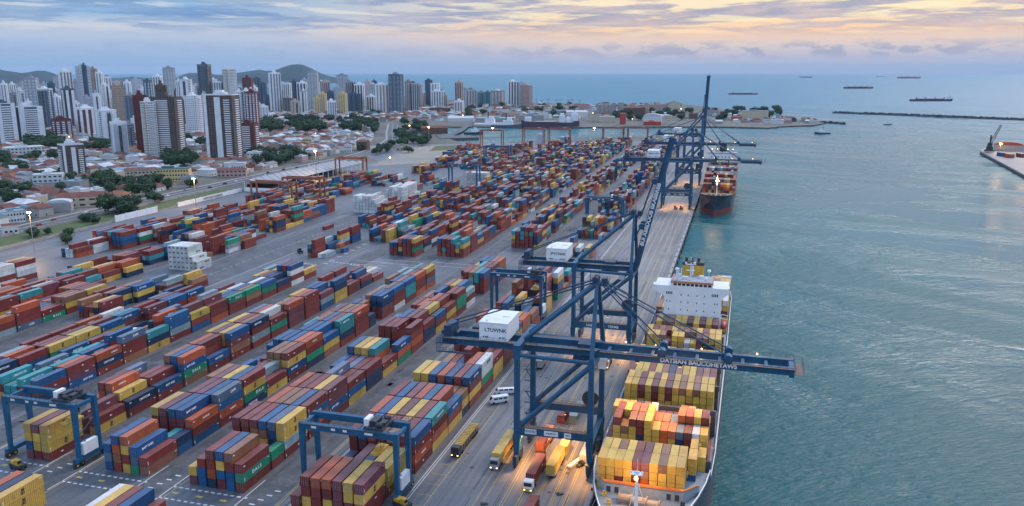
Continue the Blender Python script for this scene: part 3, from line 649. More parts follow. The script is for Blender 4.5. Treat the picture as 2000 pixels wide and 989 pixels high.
# ================================================================== rubber tyred gantries over the stacks
def rtg(label, x0, x1, y, W=7.2, H=17.5, mat='rtg', det=True, trol=.8, name='gantry_crane', grp='rubber-tyred gantry cranes'):
    Ld = x1-x0; t = thing(name, label, 'gantry crane', ((x0+x1)/2, y, 0), 0, grp); h = Ld/2
    for sx in (-1, 1):
        for sy in (-1, 1):
            MB().bar((sx*h, sy*W/2, 2.0), (sx*h, sy*W/2*.92, H), 1.0, .85, w2=1.35, h2=1.2).build('leg', mat, t)
        mb = MB(); mb.box(sx*h-.6, -W/2-1.6, 1.5, sx*h+.6, W/2+1.6, 2.7); sb = mb.build('sill_beam', mat, t)
        if det:
            for yy in (-W/2-1.1, -W/2+.9, W/2-.9, W/2+1.1): MB().tube((sx*h-.45, yy, .8), (sx*h+.45, yy, .8), .8, 14).tube((sx*h-.47, yy, .8), (sx*h+.47, yy, .8), .3, 8, 1).build('wheel', ['black', 'yellow'], sb)
    if det:
        mb = MB(); mb.tube((h, -W/2, 8), (h, W/2, 12.5), .14, 6); mb.tube((h, -W/2, 8), (h, W/2, 3.2), .14, 6); mb.tube((h, -W/2, 12.6), (h, W/2, 12.6), .14, 6); mb.build('brace', mat, t)
        MB().box(h-.5, -W/2+1.2, 2.9, h+.75, W/2-1.2, 6.2).build('electrical_house', 'white', t)
        MB().box(h+.2, -W/2+.9, .7, h+1.2, W/2-.9, 1.45).build('engine_pack', 'dark', t)
    for sy in (-1, 1):
        mb = MB(); Y = sy*W/2*.92; mb.box(-h-.7, Y-.55, H, h+.7, Y+.55, H+1.7); gi = mb.build('girder', mat, t)
        if det:
            rb = MB(); railing(rb, (-h, Y+sy*.9, H+1.7), (h, Y+sy*.9, H+1.7), 16); rb.box(-h, min(Y+sy*.5, Y+sy*.95), H+1.6, h, max(Y+sy*.5, Y+sy*.95), H+1.68); rb.build('handrail', 'dark', gi)
            if sy < 0:
                for q, wd_ in ((-h*.72, 1.4), (-h*.30, 1.1), (-h*.05, 1.1), (h*.45, 2.2)):
                    MB().box(q-wd_/2, Y-.60, H+.6, q+wd_/2, Y-.56, H+1.2).build('name_board', 'white', gi)
    for sx in (-1, 1): MB().box(sx*h-.4, -W/2*.92+.55, H+.2, sx*h+.4, W/2*.92-.55, H+1.1).build('end_tie', mat, t)
    tx = -h+Ld*trol
    mb = MB(); mb.box(tx-2.6, -W/2*.9, H+1.75, tx+2.6, W/2*.9, H+2.2)
    if det:
        mb.box(tx-1.6, -1.8, H+2.2, tx+.2, 1.8, H+3.4)
        for yy in (-2.4, 2.2): mb.tube((tx+.6, yy, H+2.9), (tx+2.2, yy, H+2.9), .6, 10)
        mb.box(tx+.8, -1.2, H+2.2, tx+2.3, 1.0, H+3.0); mb.tube((tx+1, 2.6, H+2.2), (tx+1, 2.6, H+4.4), .06, 4); mb.tube((tx-1, -2.6, H+2.2), (tx-1, -2.6, H+3.8), .06, 4)
    tr = mb.build('trolley', 'dark' if mat == 'rtg' else mat, t)
    if det:
        MB().box(tx-2.9, -2.4, H+2.2, tx-1.7, .8, H+4.0).build('equipment_box', 'white', tr)
        mb = MB(); mb.box(tx+2.7, -1.2, H-1.9, tx+4.3, .9, H+.4); cb = mb.build('cabin', 'steel', t); MB().box(tx+2.75, -1.24, H-1.5, tx+4.2, -1.21, H-.2).build('windscreen', 'glass', cb)
        mb = MB(); mb.box(tx-1.2, -3.0, H-5.2, tx+1.2, 3.0, H-4.7); mb.box(tx-.8, -1.2, H-4.7, tx+.8, 1.2, H-3.9); sp = mb.build('spreader', 'yellow', t)
        rb = MB()
        for a in (-.7, .7):
            for b in (-1, 1): rb.tube((tx+a, b, H-4), (tx+a*1.6, b*1.4, H+1.8), .04, 4)
        rb.build('hoist_rope', 'dark', sp)
    return t
rtg('blue gantry crane straddling the tall yellow stack at lower left', -192.8, -169.6, 168.6, W=7.6, H=16.3, trol=.80)
rtg('blue gantry crane over the purple and red front stacks, right of centre foreground', -104.4, -78.6, 174.5, W=7.6, H=16.8, trol=.76)
rtg('blue gantry crane directly behind the nearest quay crane\'s white machinery house', -103.6, -81.5, 333, W=8, H=18.3, trol=.84)
rtg('blue gantry crane spanning the quayside row beyond the second quay crane', -105, -80.5, 556, W=8, H=18.5, trol=.8)
rtg('blue gantry crane beside the far white refrigerated stack', -262, -235, 708, W=9, H=20, trol=.7)
rtg('blue gantry crane in the far middle of the yard, before the pale blue tanks', -292, -262, 905, W=9, H=20, det=False)
rtg('blue gantry crane far up the quayside row, partly behind the raised boom', -123, -96, 800, W=9, H=20, det=False)
for k, (x0, x1, y, lb) in enumerate([(-352, -322, 1075, 'leftmost of the rust orange gantries by the basin'), (-306, -276, 1125, 'rust orange gantry by the basin, second from the left'), (-270, -240, 1130, 'rust orange gantry by the basin, third from the left'),
                                     (-200, -171, 1170, 'rust orange gantry by the basin under the round yard lamp'), (-166, -138, 1180, 'rightmost rust orange gantry by the basin, next to the cranes')]):
    rtg(lb, x0, x1, y, W=10, H=26, mat='rtg_o', det=False, trol=.75, grp='orange gantries at the basin end')
rtg('rust orange gantry over the western stacks in front of the long shed, nearer one', -376, -340, 566, W=8, H=19, mat='rtg_o', det=False, grp='orange gantries before the shed')
rtg('rust orange gantry over the western stacks in front of the long shed, farther one', -366, -332, 596, W=8, H=19, mat='rtg_o', det=False, grp='orange gantries before the shed')
rtg('tall thin-legged rust gantry standing at the right end of the long shed', -395, -365, 742, W=9, H=20, mat='rtg_o', det=False)
# ================================================================== containers
PAL = {'R': (.19, .031, .024), 'O': (.42, .085, .028), 'B': (.008, .082, .205), 'N': (.007, .032, .085), 'Y': (.58, .365, .070), 'G': (.008, .22, .115), 'T': (.03, .26, .28),
       'W': (.60, .61, .60), 'C': (.25, .35, .36), 'P': (.16, .045, .055), 'S': (.10, .15, .22), 'K': (.27, .12, .06), 'L': (.10, .30, .07), 'X': (.62, .13, .02)}
CN = {'R': 'brick red', 'O': 'orange-red', 'B': 'blue', 'N': 'navy blue', 'Y': 'yellow', 'G': 'green', 'T': 'turquoise', 'W': 'white', 'C': 'pale grey-green', 'P': 'plum', 'S': 'slate grey', 'K': 'tan brown', 'L': 'light green', 'X': 'bright orange'}
WY = list('RRRRRRRRROOPPBBBBNNNYYKKGTWCCSR')
BOX = []; OCC = {}
def put(row, bay, c, lv, x, y, z, w_, l_, h_, code, where='yard', front=True, tot=1, rz=0, pref=0):
    BOX.append(dict(row=row, bay=bay, c=c, lv=lv, x=x, y=y, z=z, w=w_, l=l_, h=h_, code=code, where=where, tot=tot, rz=rz, pref=pref))
    OCC[(row, bay, c, lv)] = 1
def bay_cols(row, bay, xr, y0, cols, L_=12.19, w_=2.44, pitch=2.8, h_=2.6, z0=.02, where='yard', pref=0):
    # cols: list of bottom-to-top colour codes from the RIGHT edge going left
    for c, s in enumerate(cols):
        jx = rnd.uniform(-.07, .07); jy = rnd.uniform(-.18, .18)
        for lv, code in enumerate(s):
            if code == '.': continue
            put(row, bay, c, lv, xr-c*pitch-w_/2+jx+rnd.uniform(-.03, .03), y0+jy+rnd.uniform(-.05, .05), z0+lv*(h_+.02), w_, L_, h_, code, where, tot=len(s), pref=pref)
def rs(n, r_=rnd): return ''.join(r_.choice(WY) for _ in range(n))
def fillc(s, ncol, lo, hi, r_=rnd):
    s = s.split(); out = list(reversed(s))
    while len(out) < ncol: out.append(rs(r_.randint(lo, hi), r_))
    return out
# hand-read rows; strings list stacks LEFT to RIGHT, each bottom to top
RA = 'quayside row'; RB_ = 'second row inland'; RC = 'third row inland'; RD = 'fourth row inland'; RE = 'fifth row inland'; RF_ = 'sixth row inland'
A_ = {0: 'RRRR RRPB KRRO RRYR PRRK YROR RORB', 1: 'RRYO RKPB RRNY RRRP RBYY RRRR YORT', 2: 'RRRR RRPB RRRP RRRO RRBB OORO YRB', 3: 'RK YRK BR NYK NYK NYK NYK', 4: 'RYYY RYYY RNBB RRPO RNNB ROKR RYRB', 5: 'R RK NB RO RRO RGCO RGWW', 6: 'RK RR NB BRRR RK RRR YYR', 7: 'RRR NRR RYR RPB YYR RYRR RRPK', 8: 'RRRR YRRR RPRR RNBK RRYB', 9: 'RRRO RRRP RRR RNBK YYYR BYYY RRKO'}
for k in range(10):
    y = 186+12.75*k
    if k == 3: bay_cols(RA, 3, -80.2, y-.4, [c for c in fillc(A_[k], 7, 2, 3)], 6.1)
    else: bay_cols(RA, k, -80.2, y-(6.2 if k > 3 else 0), fillc(A_[k], 7, 2, 4))
bay_cols(RA, 'f', -81.9, 158.9, fillc('PR RYRR ORRO RYRO RPPP RPYY RRYP', 7, 4, 4)[:7])
bay_cols(RA, 'g', -81.9, 172.6, fillc('B RN RP RNP RPN KYY KYY', 7, 2, 3)[:7])
B_ = {0: 'PY BBR NORR RBYB BBRK RGR', 1: 'RRRR RYRR RRKR RYKB BNBS RCYY', 2: 'RRRO RRRK BRRK RRBB ROBR', 3: 'RRPO RRRR RRYR RYYY RBPP', 4: 'R RR RRR RPPS PBR YBR', 5: 'RR RRB RRP RRS RRR NNR', 6: 'RR RBBB RBBY RRYY RCOT YR', 7: 'RR RR RP R R GOB', 8: 'RR RBRR BRRR BBRR RO RORR', 9: 'RPS RNY YYYB RNNP RRBR NNR', 10: 'RO NN PPN YNNK RRNY YRB', 11: 'RRR BBO RTB RKPO RRRR OYR', 12: 'RRK RRP BRRB ROR RRYR RGGR', 13: 'RP RSB YRRK RKYY RRTB WRC', 15: 'RP SN RRRR RCCK RRTT RRRB', 16: 'RRR RKR RYT RYYT RYRR RRYR', 17: 'RR NYY RKYB RKKB CTTK RRKO'}
for k, s in B_.items():
    y = 164.6 if k == 0 else 184+12.8*(k-1)
    bay_cols(RB_, k, -118.1, y, fillc(s, 6, 2, 3))
bay_cols(RB_, 'a', -118.1, 177.3, ['RG', 'R'], 6.1)
C_ = {0: 'BSB RKOB YRYO GSB KR', 1: 'BRRY RRPP RRPB RRPB BRO', 2: 'RRR RRRP RPRP RNNB ROBS', 3: 'RRRK RPRP RRYY NNBB NGYR', 4: 'RKB RR PPR PPC YR', 5: 'RR RPP RRYK YYYK RBYR', 6: 'RRB RRBB BBBB RRBB NPRO NGRO', 7: 'RR RRPB RNKB RRNB KYB', 8: 'RRP RPRK RPRB RPRR RNTT', 9: 'RPB RPBP YRBK NRKK RRRO', 10: 'RR NRB RRKB NBNK NN', 11: 'RP RRB KRPK RRNB RPNB', 12: 'RR RCR RRP RRKK WRRB', 13: 'R BC RKKB YRYK RTTB', 14: 'RR RPB TBTC RRPR ORRO', 15: 'RR RTB RCTT RRRP OSRY'}
for k, s in C_.items():
    y = 165.2 if k == 0 else 184+12.8*(k-1)
    bay_cols(RC, k, -147.8, y, fillc(s, 6 if k > 3 else 5, 2, 3), 6.1 if k == 10 else 12.19)
bay_cols(RC, 'a', -147.8, 177.7, ['BN', 'KT'], 6.1)
D_ = {0: 'PBYY RYYP RYYY', 1: 'RR RRP YR', 2: 'RSOR RRSO YRY RN', 3: 'RR RYR RPR RB', 4: 'RB RRBK RPBB KGBO', 5: 'RR RR RPPO RRRR RB', 6: 'RK RYRY RRPP RRYY RKPB', 7: 'YRRY RRYR RKPK RCRN', 8: 'RPB RRWS RPPO RRCW RGR', 9: 'RYY RPB RYYK PPPO', 10: 'YB RRY RRRY RNRO RRRR', 11: 'RR PRR RBNB RNBB BCP', 12: 'R YR RBN NBR YYNB', 13: 'RB WRR RP RR', 14: 'R RR RNB NR', 15: 'R RY BW R'}
for k, s in D_.items():
    y = 165 if k == 0 else 182+13.4*(k-1)
    bay_cols(RD, k, -179.6, y, fillc(s, 3 if k == 0 else 6 if k > 1 else 4, 1, 3), 6.1 if k in (6, 12) and False else 12.19)
E_ = {0: 'GT RT RRT RB NRB', 1: 'RR RPT RTO BPR', 2: 'BT RRT NSB BN RNO', 3: 'YK BPB KRRB YK KRRS', 4: 'RP RR YB NT YNT', 5: 'RK YRN RPRO OR RCBB', 6: 'RB BR RNR RRRP BRY', 7: 'YB BBN RKY RRRP ORR', 8: 'RYY BRB RBB RRG', 9: 'RW RWW PRB YRK RKG', 10: 'RR RBN WCW RRN RGB', 11: 'RYY RWR OBN BBN RN', 12: 'YB RYY RRBB NNBR WRWB', 13: 'RR RN RY'}
for k, s in E_.items():
    bay_cols(RE, k, -215.2, 196+12.9*k, fillc(s, 6, 1, 3))
for k in range(10):
    bay_cols(RF_, k, -238.6, 186+12.9*k, [rs(rnd.choice((1, 2, 3, 3))) for _ in range(5)])
    if k == 3: pass
bay_cols(RF_, 'n', -246.5, 225.5, ['CB', 'CN'])
# western field behind the wide lane
W1 = 'west lane block'; W2 = 'west middle block'; W3 = 'west wall block'
for k, s in enumerate(['B R RO NOB', 'R N RC CRO', 'RY PO KTC SRRO', 'RB NB YR GR', 'RR RRR RYK RYK', 'RNR RNR PKY']):
    bay_cols(W1, k, -285.2, 229+12.8*k, fillc(s, 6, 1, 3))
for k, s in enumerate(['RR YR RNY KRR', 'NB RRK NYN', 'NBK YBN NYB', 'RB WR RRC', 'R RB NYY RK']): bay_cols(W1, 's%d' % k, (-263, -262, -268, -262, -258)[k]-8*(k == 1), 278+k*13.2, fillc(s, (5, 4, 6, 5, 3)[k], 1, 3))
for k in range(9):
    bay_cols(W2, k, -309+k*.3, 240+12.8*k, [rs(rnd.choice((1, 2, 3, 3))) if rnd.random() < .93 else '' for _ in range(9)])
for k, s in enumerate(['WWWW WWWW WRWW', 'YNSY RSBR RWWR']): bay_cols(W3, k, -353-k*.3, 306+k*13.2, fillc(s, 3, 4, 4))
bay_cols(W3, 'b', -367.5, 373, ['OR', 'WWR', 'WW', 'NB']); bay_cols(W3, 'c', -367.5, 386, ['WWR', 'CWW'])
for k, s in enumerate(['ORRT RBBN RBBR RBBR', 'NNB KRB NBK RGWR', 'RBB RRWB WRW RCKW', 'RNR RNR OWR RWR', 'RRB RKC CBB RBC', 'YRC BRC NRB YCRB', 'RRR RRC RRB']): bay_cols(W3, 'd%d' % k, -358.5+k*.8, 400+k*13.0, fillc(s, 8, 3, 4))
bay_cols(W3, 'x', -318, 392, ['RC', 'RRC', 'CB', 'RN']); bay_cols(W3, 'y', -312, 407, ['RRP', 'NNKW', 'NRNK', 'NBNN', 'NNB'])
bay_cols(W1, 'v', -289, 421.5, ['RR', 'RYK', 'NNB', 'RKR', 'ROR', 'RC', 'RNO']); bay_cols(W1, 'u', -296, 388, ['K', 'R', 'RR']); bay_cols(W2, 'o', -320, 356.5, ['KXR', 'KXR', 'RRO', 'NB', 'RR', 'RN']); bay_cols(W2, 'p', -315, 370, ['NTR', 'NCR', 'RB', 'RRR', 'BB', 'KY', 'R']); bay_cols(W2, 'q', -312, 383, ['NB', 'NBB', 'RR', 'KR', 'RC', 'Y', 'RR'])
bay_cols(W1, 'z', -296.5, 401, ['RRRR', 'RRR']); bay_cols(W1, 'w', -291, 408, ['WCG', 'RR', 'NNB'], 12.19)
# white refrigerated stacks
RW = 'white refrigerated block'
def reefer(row, xr, y0, hs, bays, lab):
    for b in range(bays):
        for c, h in enumerate(hs[b]):
            for lv in range(h): put(row, b, c, lv, xr-c*2.6-1.22, y0+b*12.5, .02+lv*2.62, 2.44, 12.19, 2.6, 'W', lab, tot=h, pref=1 if (b == 0 and 'near' in row) else 0)
reefer('near refrigerated block', -280.5, 365, [[2, 3, 5, 5, 5, 5, 5]], 1, 'reefer')
reefer('middle refrigerated block', -266, 560, [[3, 4, 5, 5, 5, 4, 5, 5], [0, 3, 4, 5, 3, 4]], 2, 'reefer')
reefer('second refrigerated block', -268, 612, [[5, 5, 4, 5, 5, 4], [5, 5, 5, 4, 5, 3], [2, 5, 5, 5, 4, 4]], 3, 'reefer')
reefer('far refrigerated block', -232, 722, [[5, 5, 5, 5, 5, 5, 5, 5]], 1, 'reefer')
# lone block in the open centre
CB_ = 'open lane block'
for k, s in enumerate(['KNT RRRR', 'NRC NB', 'RNB RCYR', 'RB BBRR']): bay_cols(CB_, k, -236+k*.6, 412+k*14.2, fillc(s, 2, 1, 3))
bay_cols(CB_, 'q', -229.5, 412, ['C', 'W'], 12.19); bay_cols(CB_, 'r', -226, 428, ['B', 'CO'], 6.1)
bay_cols('open yard lane', 0, -271.5, 489, ['R'], 12.19, w_=2.44)
# blocks beyond the cross aisle, thinning into the distance
def field(row, xr, y0, y1, ncol, hi, seed, dens=.93, drift=-.0135, gap=()):
    r_ = random.Random(seed); y = y0; k = 0
    while y < y1:
        base = r_.choice((2, 3, 3, 4, 4, 5)) if hi > 4 else r_.choice((1, 2, 3, 3, 4))
        if r_.random() < dens and not any(a < y < b for a, b in gap):
            cols = []
            for c in range(ncol):
                h = max(0, min(hi, base+r_.choice((-2, -1, -1, 0, 0, 1))))
                if r_.random() < .07: h = 0
                s = rs(h, r_)
                if h > 2 and r_.random() < .18: s = r_.choice('RRBYO')*h
                cols.append(s)
            bay_cols(row, k, xr+(y-y0)*drift, y, cols, 12.19)
        y += 12.8 if r_.random() < .9 else 19; k += 1
R2 = 'far row'
X1 = [('RRT RNB RYYO RRBT RRPK RGRY', -181.6, 430, 6), ('RRNB RBCR RRRP RRRP RCT KRRT', -154, 435.5, 6), ]
bay_cols('green-banded aisle block', 0, -181.6, 430, fillc('PRB RRN NYRO RRRB RRRR RGRY', 6, 3, 4))
bay_cols('orange-banded aisle block', 0, -153.8, 435.5, fillc('ORRB KTRR RRRR RRRT RYT RRYT', 6, 4, 4), pref=1)
bay_cols('tall navy-sided block', 0, -118.8, 470, fillc('RKYT RRRR RRTTB RRRKR RRRTR YNNR', 6, 5, 5))
field('seventh row '+R2, -181.6, 443.5, YE-125, 6, 4, 11); field('third row '+R2, -153.8, 449, YE-110, 6, 5, 12)
field('second row '+R2, -119.4, 484, YE-90, 6, 5, 13, gap=((500, 520),)); field('first row '+R2, -81, 312, YE-40, 7, 5, 14, gap=((398, 425), (470, 486)))
field('fourth row '+R2, -207.5, 463, YE-150, 7, 4, 15); field('fifth row '+R2, -236, 505, YE-170, 7, 5, 16, gap=((690, 750),))
field('sixth row '+R2, -284, 640, YE-200, 6, 4, 17, gap=((600, 660), (760, 850))); field('eighth row '+R2, -318, 860, YE-230, 7, 4, 18); field('ninth row '+R2, -350, 930, YE-260, 7, 4, 19)
field(W1, -297, 434, 570, 9, 5, 21, drift=-.05, dens=.98); field(W2, -327, 422, 640, 9, 5, 22, drift=-.03, dens=.98); field(W3, -356, 492, 700, 10, 4, 23, drift=-.03, dens=.98)
field('row before shed', -345, 640, 730, 8, 4, 24, drift=-.02); field('shed gantry row', -322, 700, 860, 6, 3, 25, drift=-.02, dens=.8)
# foreground scraps along the lower edge
FR = 'lower edge row'
bay_cols(FR, 0, -162.5, 134.2, ['YYY', 'RNN', 'RRO', 'RR']); bay_cols(FR, 1, -128.6, 136.2, ['RR', 'RBB', 'RRR', 'RYY', 'O'])
bay_cols(FR, 2, -146.2, 143.8, ['.C', ], z0=-2.6+.02)
BOX[-1]['code'] = 'W'
# ---------------------------------------------------------------- ship cargo (narrower, slightly smaller boxes)
SY = list('YYYYYYYYYKKKPPRRNW')
def ship_bay(row, bay, y0, xl, xr_, ncol, top, L_, cols=None, deck=9.6, h_=2.06, seed=0):
    r_ = random.Random(seed+int(y0*3)); pit = (xr_-xl)/ncol
    for c in range(ncol):          # c counted from the quay side
        s = cols[c] if cols and c < len(cols) else None
        n = len(s) if s else max(0, top+r_.choice((-1, 0, 0, 0)))
        for lv in range(n):
            code = s[lv] if s else r_.choice(SY)
            if code == '.': continue
            put(row, bay, c, lv, xl+(c+.5)*pit, y0, deck+lv*(h_+.02), pit-.06, L_, h_, code, 'ship', tot=n)
S1 = 'front deck block'; S2 = 'lamplit deck block'; S3 = 'third deck block'; S4 = 'fourth deck block'; S5 = 'fifth deck block'; S6 = 'block before bridge'
zt = 20-5*2.08
ship_bay(S1, 0, 169.5, -28.5, -9.1, 10, 5, 5.55, ['YYYYY', 'YYYYY', 'YYRYY', 'YYYYY', 'RRRRR', 'RRXKP', 'YYYYY', 'YRYYK', 'YPYYY', 'YYYYY'], deck=zt)
ship_bay(S1, 1, 175.2, -28.5, -9.1, 10, 5, 5.55, ['YYYYY', 'YYYYY', 'YYRYK', 'YYYYY', 'RRRRR', 'RRXKP', 'YYYYY', 'YRYYK', 'YPYYY', 'YYYYY'], deck=zt)
ship_bay(S1, 2, 178.5, -9.0, -7.0, 1, 4, 5.55, ['YBYY'], deck=zt); ship_bay(S1, 3, 184.3, -9, -5.2, 2, 4, 5.55, ['YYYY', 'NYY'], deck=zt)
ship_bay(S2, 0, 192.3, -30.6, -5.2, 13, 4, 5.55, ['PR', 'YYYYR', 'YYYK', 'NNYYR', 'NNNRR', 'YYYYY', 'YKYY', 'KNXX', 'YKYX', 'PNNS', 'RNRR', 'WYWW', 'KYYY'], deck=zt)
ship_bay(S2, 1, 198.0, -30.6, -5.2, 13, 4, 5.55, ['PR', 'YYYYR', 'YYYYY', 'NNYRO', 'NNNRO', 'YYYYY', 'YKYX', 'KYXX', 'YKYS', 'PRRRX', 'RNRRO', 'WYYYY', 'KRRRR'], deck=zt)
ship_bay(S2, 2, 190.6, -8.0, -5.0, 2, 3, 5.55, ['YKY', 'RN'], deck=zt)
ship_bay(S2, 3, 204.4, -30.6, -5.2, 13, 4, 5.55, ['YYYY', 'YYYY', 'YYYY', 'KYNN', 'KYYK', 'YYNW', 'YYP', 'NNP', 'YPP', 'YYKX', 'YYYY', 'YWW', 'YYY'], deck=zt)
c3_ = ['YYYYY', 'YYYYY', 'YYYRP', 'YYYYY', 'YYRRP', 'YYYYY', 'YYYRP', 'YRYYY', 'KYYYK', 'YYKYY', 'YKYYK', 'YYYYY', 'YYYYY']
ship_bay(S3, 0, 216.3, -29.3, -4.9, 13, 5, 5.55, c3_, deck=zt); ship_bay(S3, 1, 222.0, -29.3, -4.9, 13, 5, 5.55, c3_, deck=zt)
ship_bay(S4, 0, 232, -30.6, -4.8, 13, 5, 11.4, ['NYRR', 'KYYY', 'KKRY', 'YRRR', 'YYYY', 'RNRK', 'RNPN', 'YRRK', 'YYYY', 'YYYY', 'YRRP', 'YYYK', 'YYRR'], deck=zt)
ship_bay(S5, 0, 245.5, -30, -4.8, 13, 3, 5.55, None, deck=zt, seed=3); ship_bay(S5, 1, 252, -30, -4.8, 13, 4, 5.55, None, deck=zt, seed=4)
ship_bay(S5, 2, 262.5, -28.4, -4.6, 12, 5, 5.55, ['YYYYY', 'YYYYY', 'YYYYK', 'YYYR', 'YYYYY', 'YYYYY', 'KKRW', 'YYYY', 'YYRPP', 'YYRNK', 'YRNNY', 'YYYYY'], deck=zt)
ship_bay(S5, 3, 268.2, -29.4, -4.6, 12, 5, 5.55, ['YYYYY', 'YYYKR', 'YYYYK', 'YYYYR', 'YYYYY', 'YYYYK', 'YYYYK', 'KKKKK', 'YYRPY', 'YYRNP', 'YRNNY', 'YYYYY'], deck=zt)
ship_bay(S6, 0, 278.2, -27.3, -6.2, 10, 5, 4.6, ['YYYYY', 'YYRRK', 'KKKKK', 'YYYYY', 'YYYYY', 'RRRRP', 'YYYYY', 'PPPPP', 'YYYYY', 'PPPPP'], deck=zt)
ship_bay(S6, 1, 282.9, -27.3, -6.2, 10, 5, 4.6, ['YYYYY', 'YYRRK', 'KKKKK', 'YYYYY', 'YYYYY', 'RRRRP', 'YYYYY', 'PPPPP', 'YYYYY', 'PPPPP'], deck=zt)
S7 = 'stern deck block'
for k, (nl, nr) in enumerate([(4, 6), (3, 6), (3, 5), (3, 5), (2, 4), (2, 3)]): ship_bay(S7, k, 303+k*11, -30, -3.6, 13, 4, 10.6, [''.join(rnd.choice(SY) for _ in range(nl if c_ < 9 else nr)) for c_ in range(13)], deck=zt, seed=9+k)
# ---------------------------------------------------------------- second ship cargo
T1 = 'dark-bowed ship'
for k, (yy, n_) in enumerate([(668, 3), (680, 4), (694, 5), (706, 5), (719, 6), (731, 6), (744, 7), (790, 6), (803, 6)]):
    r_ = random.Random(60+k); pal = list('RRRRPRKOBTNYCW') if k != 0 else list('YKRRXRN')
    for c in range(11):
        h = max(1, n_-(1 if r_.random() < .15 else 0))
        for lv in range(h): put(T1, k, c, lv, -33+c*2.3+1.15-k*.05, yy, 10.2+lv*2.45, 2.26, 11.6, 2.4, r_.choice(pal), 'ship', tot=h)
# containers riding on trailers come from the vehicles part: LOOSE
LOOSE = []
# ---------------------------------------------------------------- which boxes show largest: a small painter's-algorithm id buffer
def visible_area():
    Wd, Hd = 1000, 495; ids = np.full((Hd, Wd), -1, np.int32)
    order = []
    for i, b in enumerate(BOX):
        u, v, zc = P(b['x'], b['y'], b['z']+b['h']/2)
        if -60 < u < 2060 and v < 1060 and zc < 560: order.append((-(zc-b['z']*.25), i))
    order.sort()
    for _, i in order:
        b = BOX[i]; x0, x1, y0, y1, z0, z1 = b['x']-b['w']/2, b['x']+b['w']/2, b['y'], b['y']+b['l'], b['z'], b['z']+b['h']
        for q in (((x0, y0, z0), (x1, y0, z0), (x1, y0, z1), (x0, y0, z1)), ((x1, y0, z0), (x1, y1, z0), (x1, y1, z1), (x1, y0, z1)), ((x0, y0, z1), (x1, y0, z1), (x1, y1, z1), (x0, y1, z1))):
            p = np.array([P(*a)[:2] for a in q])/2
            a0 = np.floor(p.min(0)).astype(int); a1 = np.ceil(p.max(0)).astype(int)+1
            a0 = np.maximum(a0, 0); a1 = np.minimum(a1, (Wd, Hd))
            if a1[0] <= a0[0] or a1[1] <= a0[1]: continue
            gx, gy = np.meshgrid(np.arange(a0[0], a1[0])+.5, np.arange(a0[1], a1[1])+.5); ins = None
            for k in range(4):
                e = (p[(k+1) % 4][0]-p[k][0])*(gy-p[k][1])-(p[(k+1) % 4][1]-p[k][1])*(gx-p[k][0])
                ins = (e <= 0) if ins is None else ins & (e <= 0)
            ins2 = None
            for k in range(4):
                e = (p[(k+1) % 4][0]-p[k][0])*(gy-p[k][1])-(p[(k+1) % 4][1]-p[k][1])*(gx-p[k][0])
                ins2 = (e >= 0) if ins2 is None else ins2 & (e >= 0)
            ids[a0[1]:a1[1], a0[0]:a1[0]][ins | ins2] = i
    u_, n_ = np.unique(ids[ids >= 0], return_counts=True)
    return dict(zip(u_.tolist(), n_.tolist()))
AREA = visible_area()
NSOLO = 286
solo = [i for i in AREA if BOX[i]['pref'] == 1 and 'near' in BOX[i]['row'] and AREA[i] > 10][:34]; solo += [i for i in sorted(AREA, key=lambda i: -AREA[i]) if i not in solo][:NSOLO-len(solo)]; soloset = set(solo)
# prototypes
def corrugated(L_, w_=2.44, h_=2.59, solid_front=False):
    mb = MB(); hx = w_/2
    for sx in (-1, 1):
        n = int(L_/.55); vs = []; fs = []; t = 0
        ys = np.linspace(.14, L_-.14, n*4+1)
        for j, yy in enumerate(ys): d = (.0, .0, .055, .055)[j % 4]; vs += [(sx*(hx-.02-d), yy, .16), (sx*(hx-.02-d), yy, h_-.10)]
        for j in range(len(ys)-1): f = (2*j, 2*j+2, 2*j+3, 2*j+1); fs.append(f if sx > 0 else f[::-1])
        mb.add(vs, fs)
        mb.box(sx*hx-(.10 if sx > 0 else 0), .0, 0, sx*hx+(0 if sx > 0 else .10), L_, .16); mb.box(sx*hx-(.08 if sx > 0 else 0), .0, h_-.10, sx*hx+(0 if sx > 0 else .08), L_, h_-.012)
        for yy in (0, L_-.14): mb.box(sx*hx-(.15 if sx > 0 else -.001), yy, .16, sx*hx+(-.001 if sx > 0 else .15), yy+.14, h_-.10)
    mb.box(-hx+.1, 0.1, .02, hx-.1, L_-.1, .12)
    mb.add([(-hx+.08, .02, h_-.03), (hx-.08, .02, h_-.03), (hx-.08, L_-.02, h_-.03), (-hx+.08, L_-.02, h_-.03)], [(0, 1, 2, 3)])
    for yy in ([L_-.06] if not solid_front else [L_-.06, 0.02]):
        n = 9; vs = []; xs = np.linspace(-hx+.15, hx-.15, n*2+1)
        for j, xx in enumerate(xs): d = (.0, .05)[j % 2] * (1 if yy > 1 else 1); vs += [(xx, yy+(-d if yy > 1 else d), .16), (xx, yy+(-d if yy > 1 else d), h_-.1)]
        mb.add(vs, [((2*j, 2*j+1, 2*j+3, 2*j+2) if yy > 1 else (2*j, 2*j+2, 2*j+3, 2*j+1)) for j in range(len(xs)-1)])
    mb.box(-hx+.1, 0, h_-.10, hx-.1, .1, h_-.02); mb.box(-hx+.1, 0, 0.02, hx-.1, .1, .16)
    return mb
ME = {}
for L_ in (12.19, 6.1): ME['d', L_] = corrugated(L_).mesh('container_body', 'cont'); ME['s', L_] = corrugated(L_, solid_front=True).mesh('container_body', 'cont')
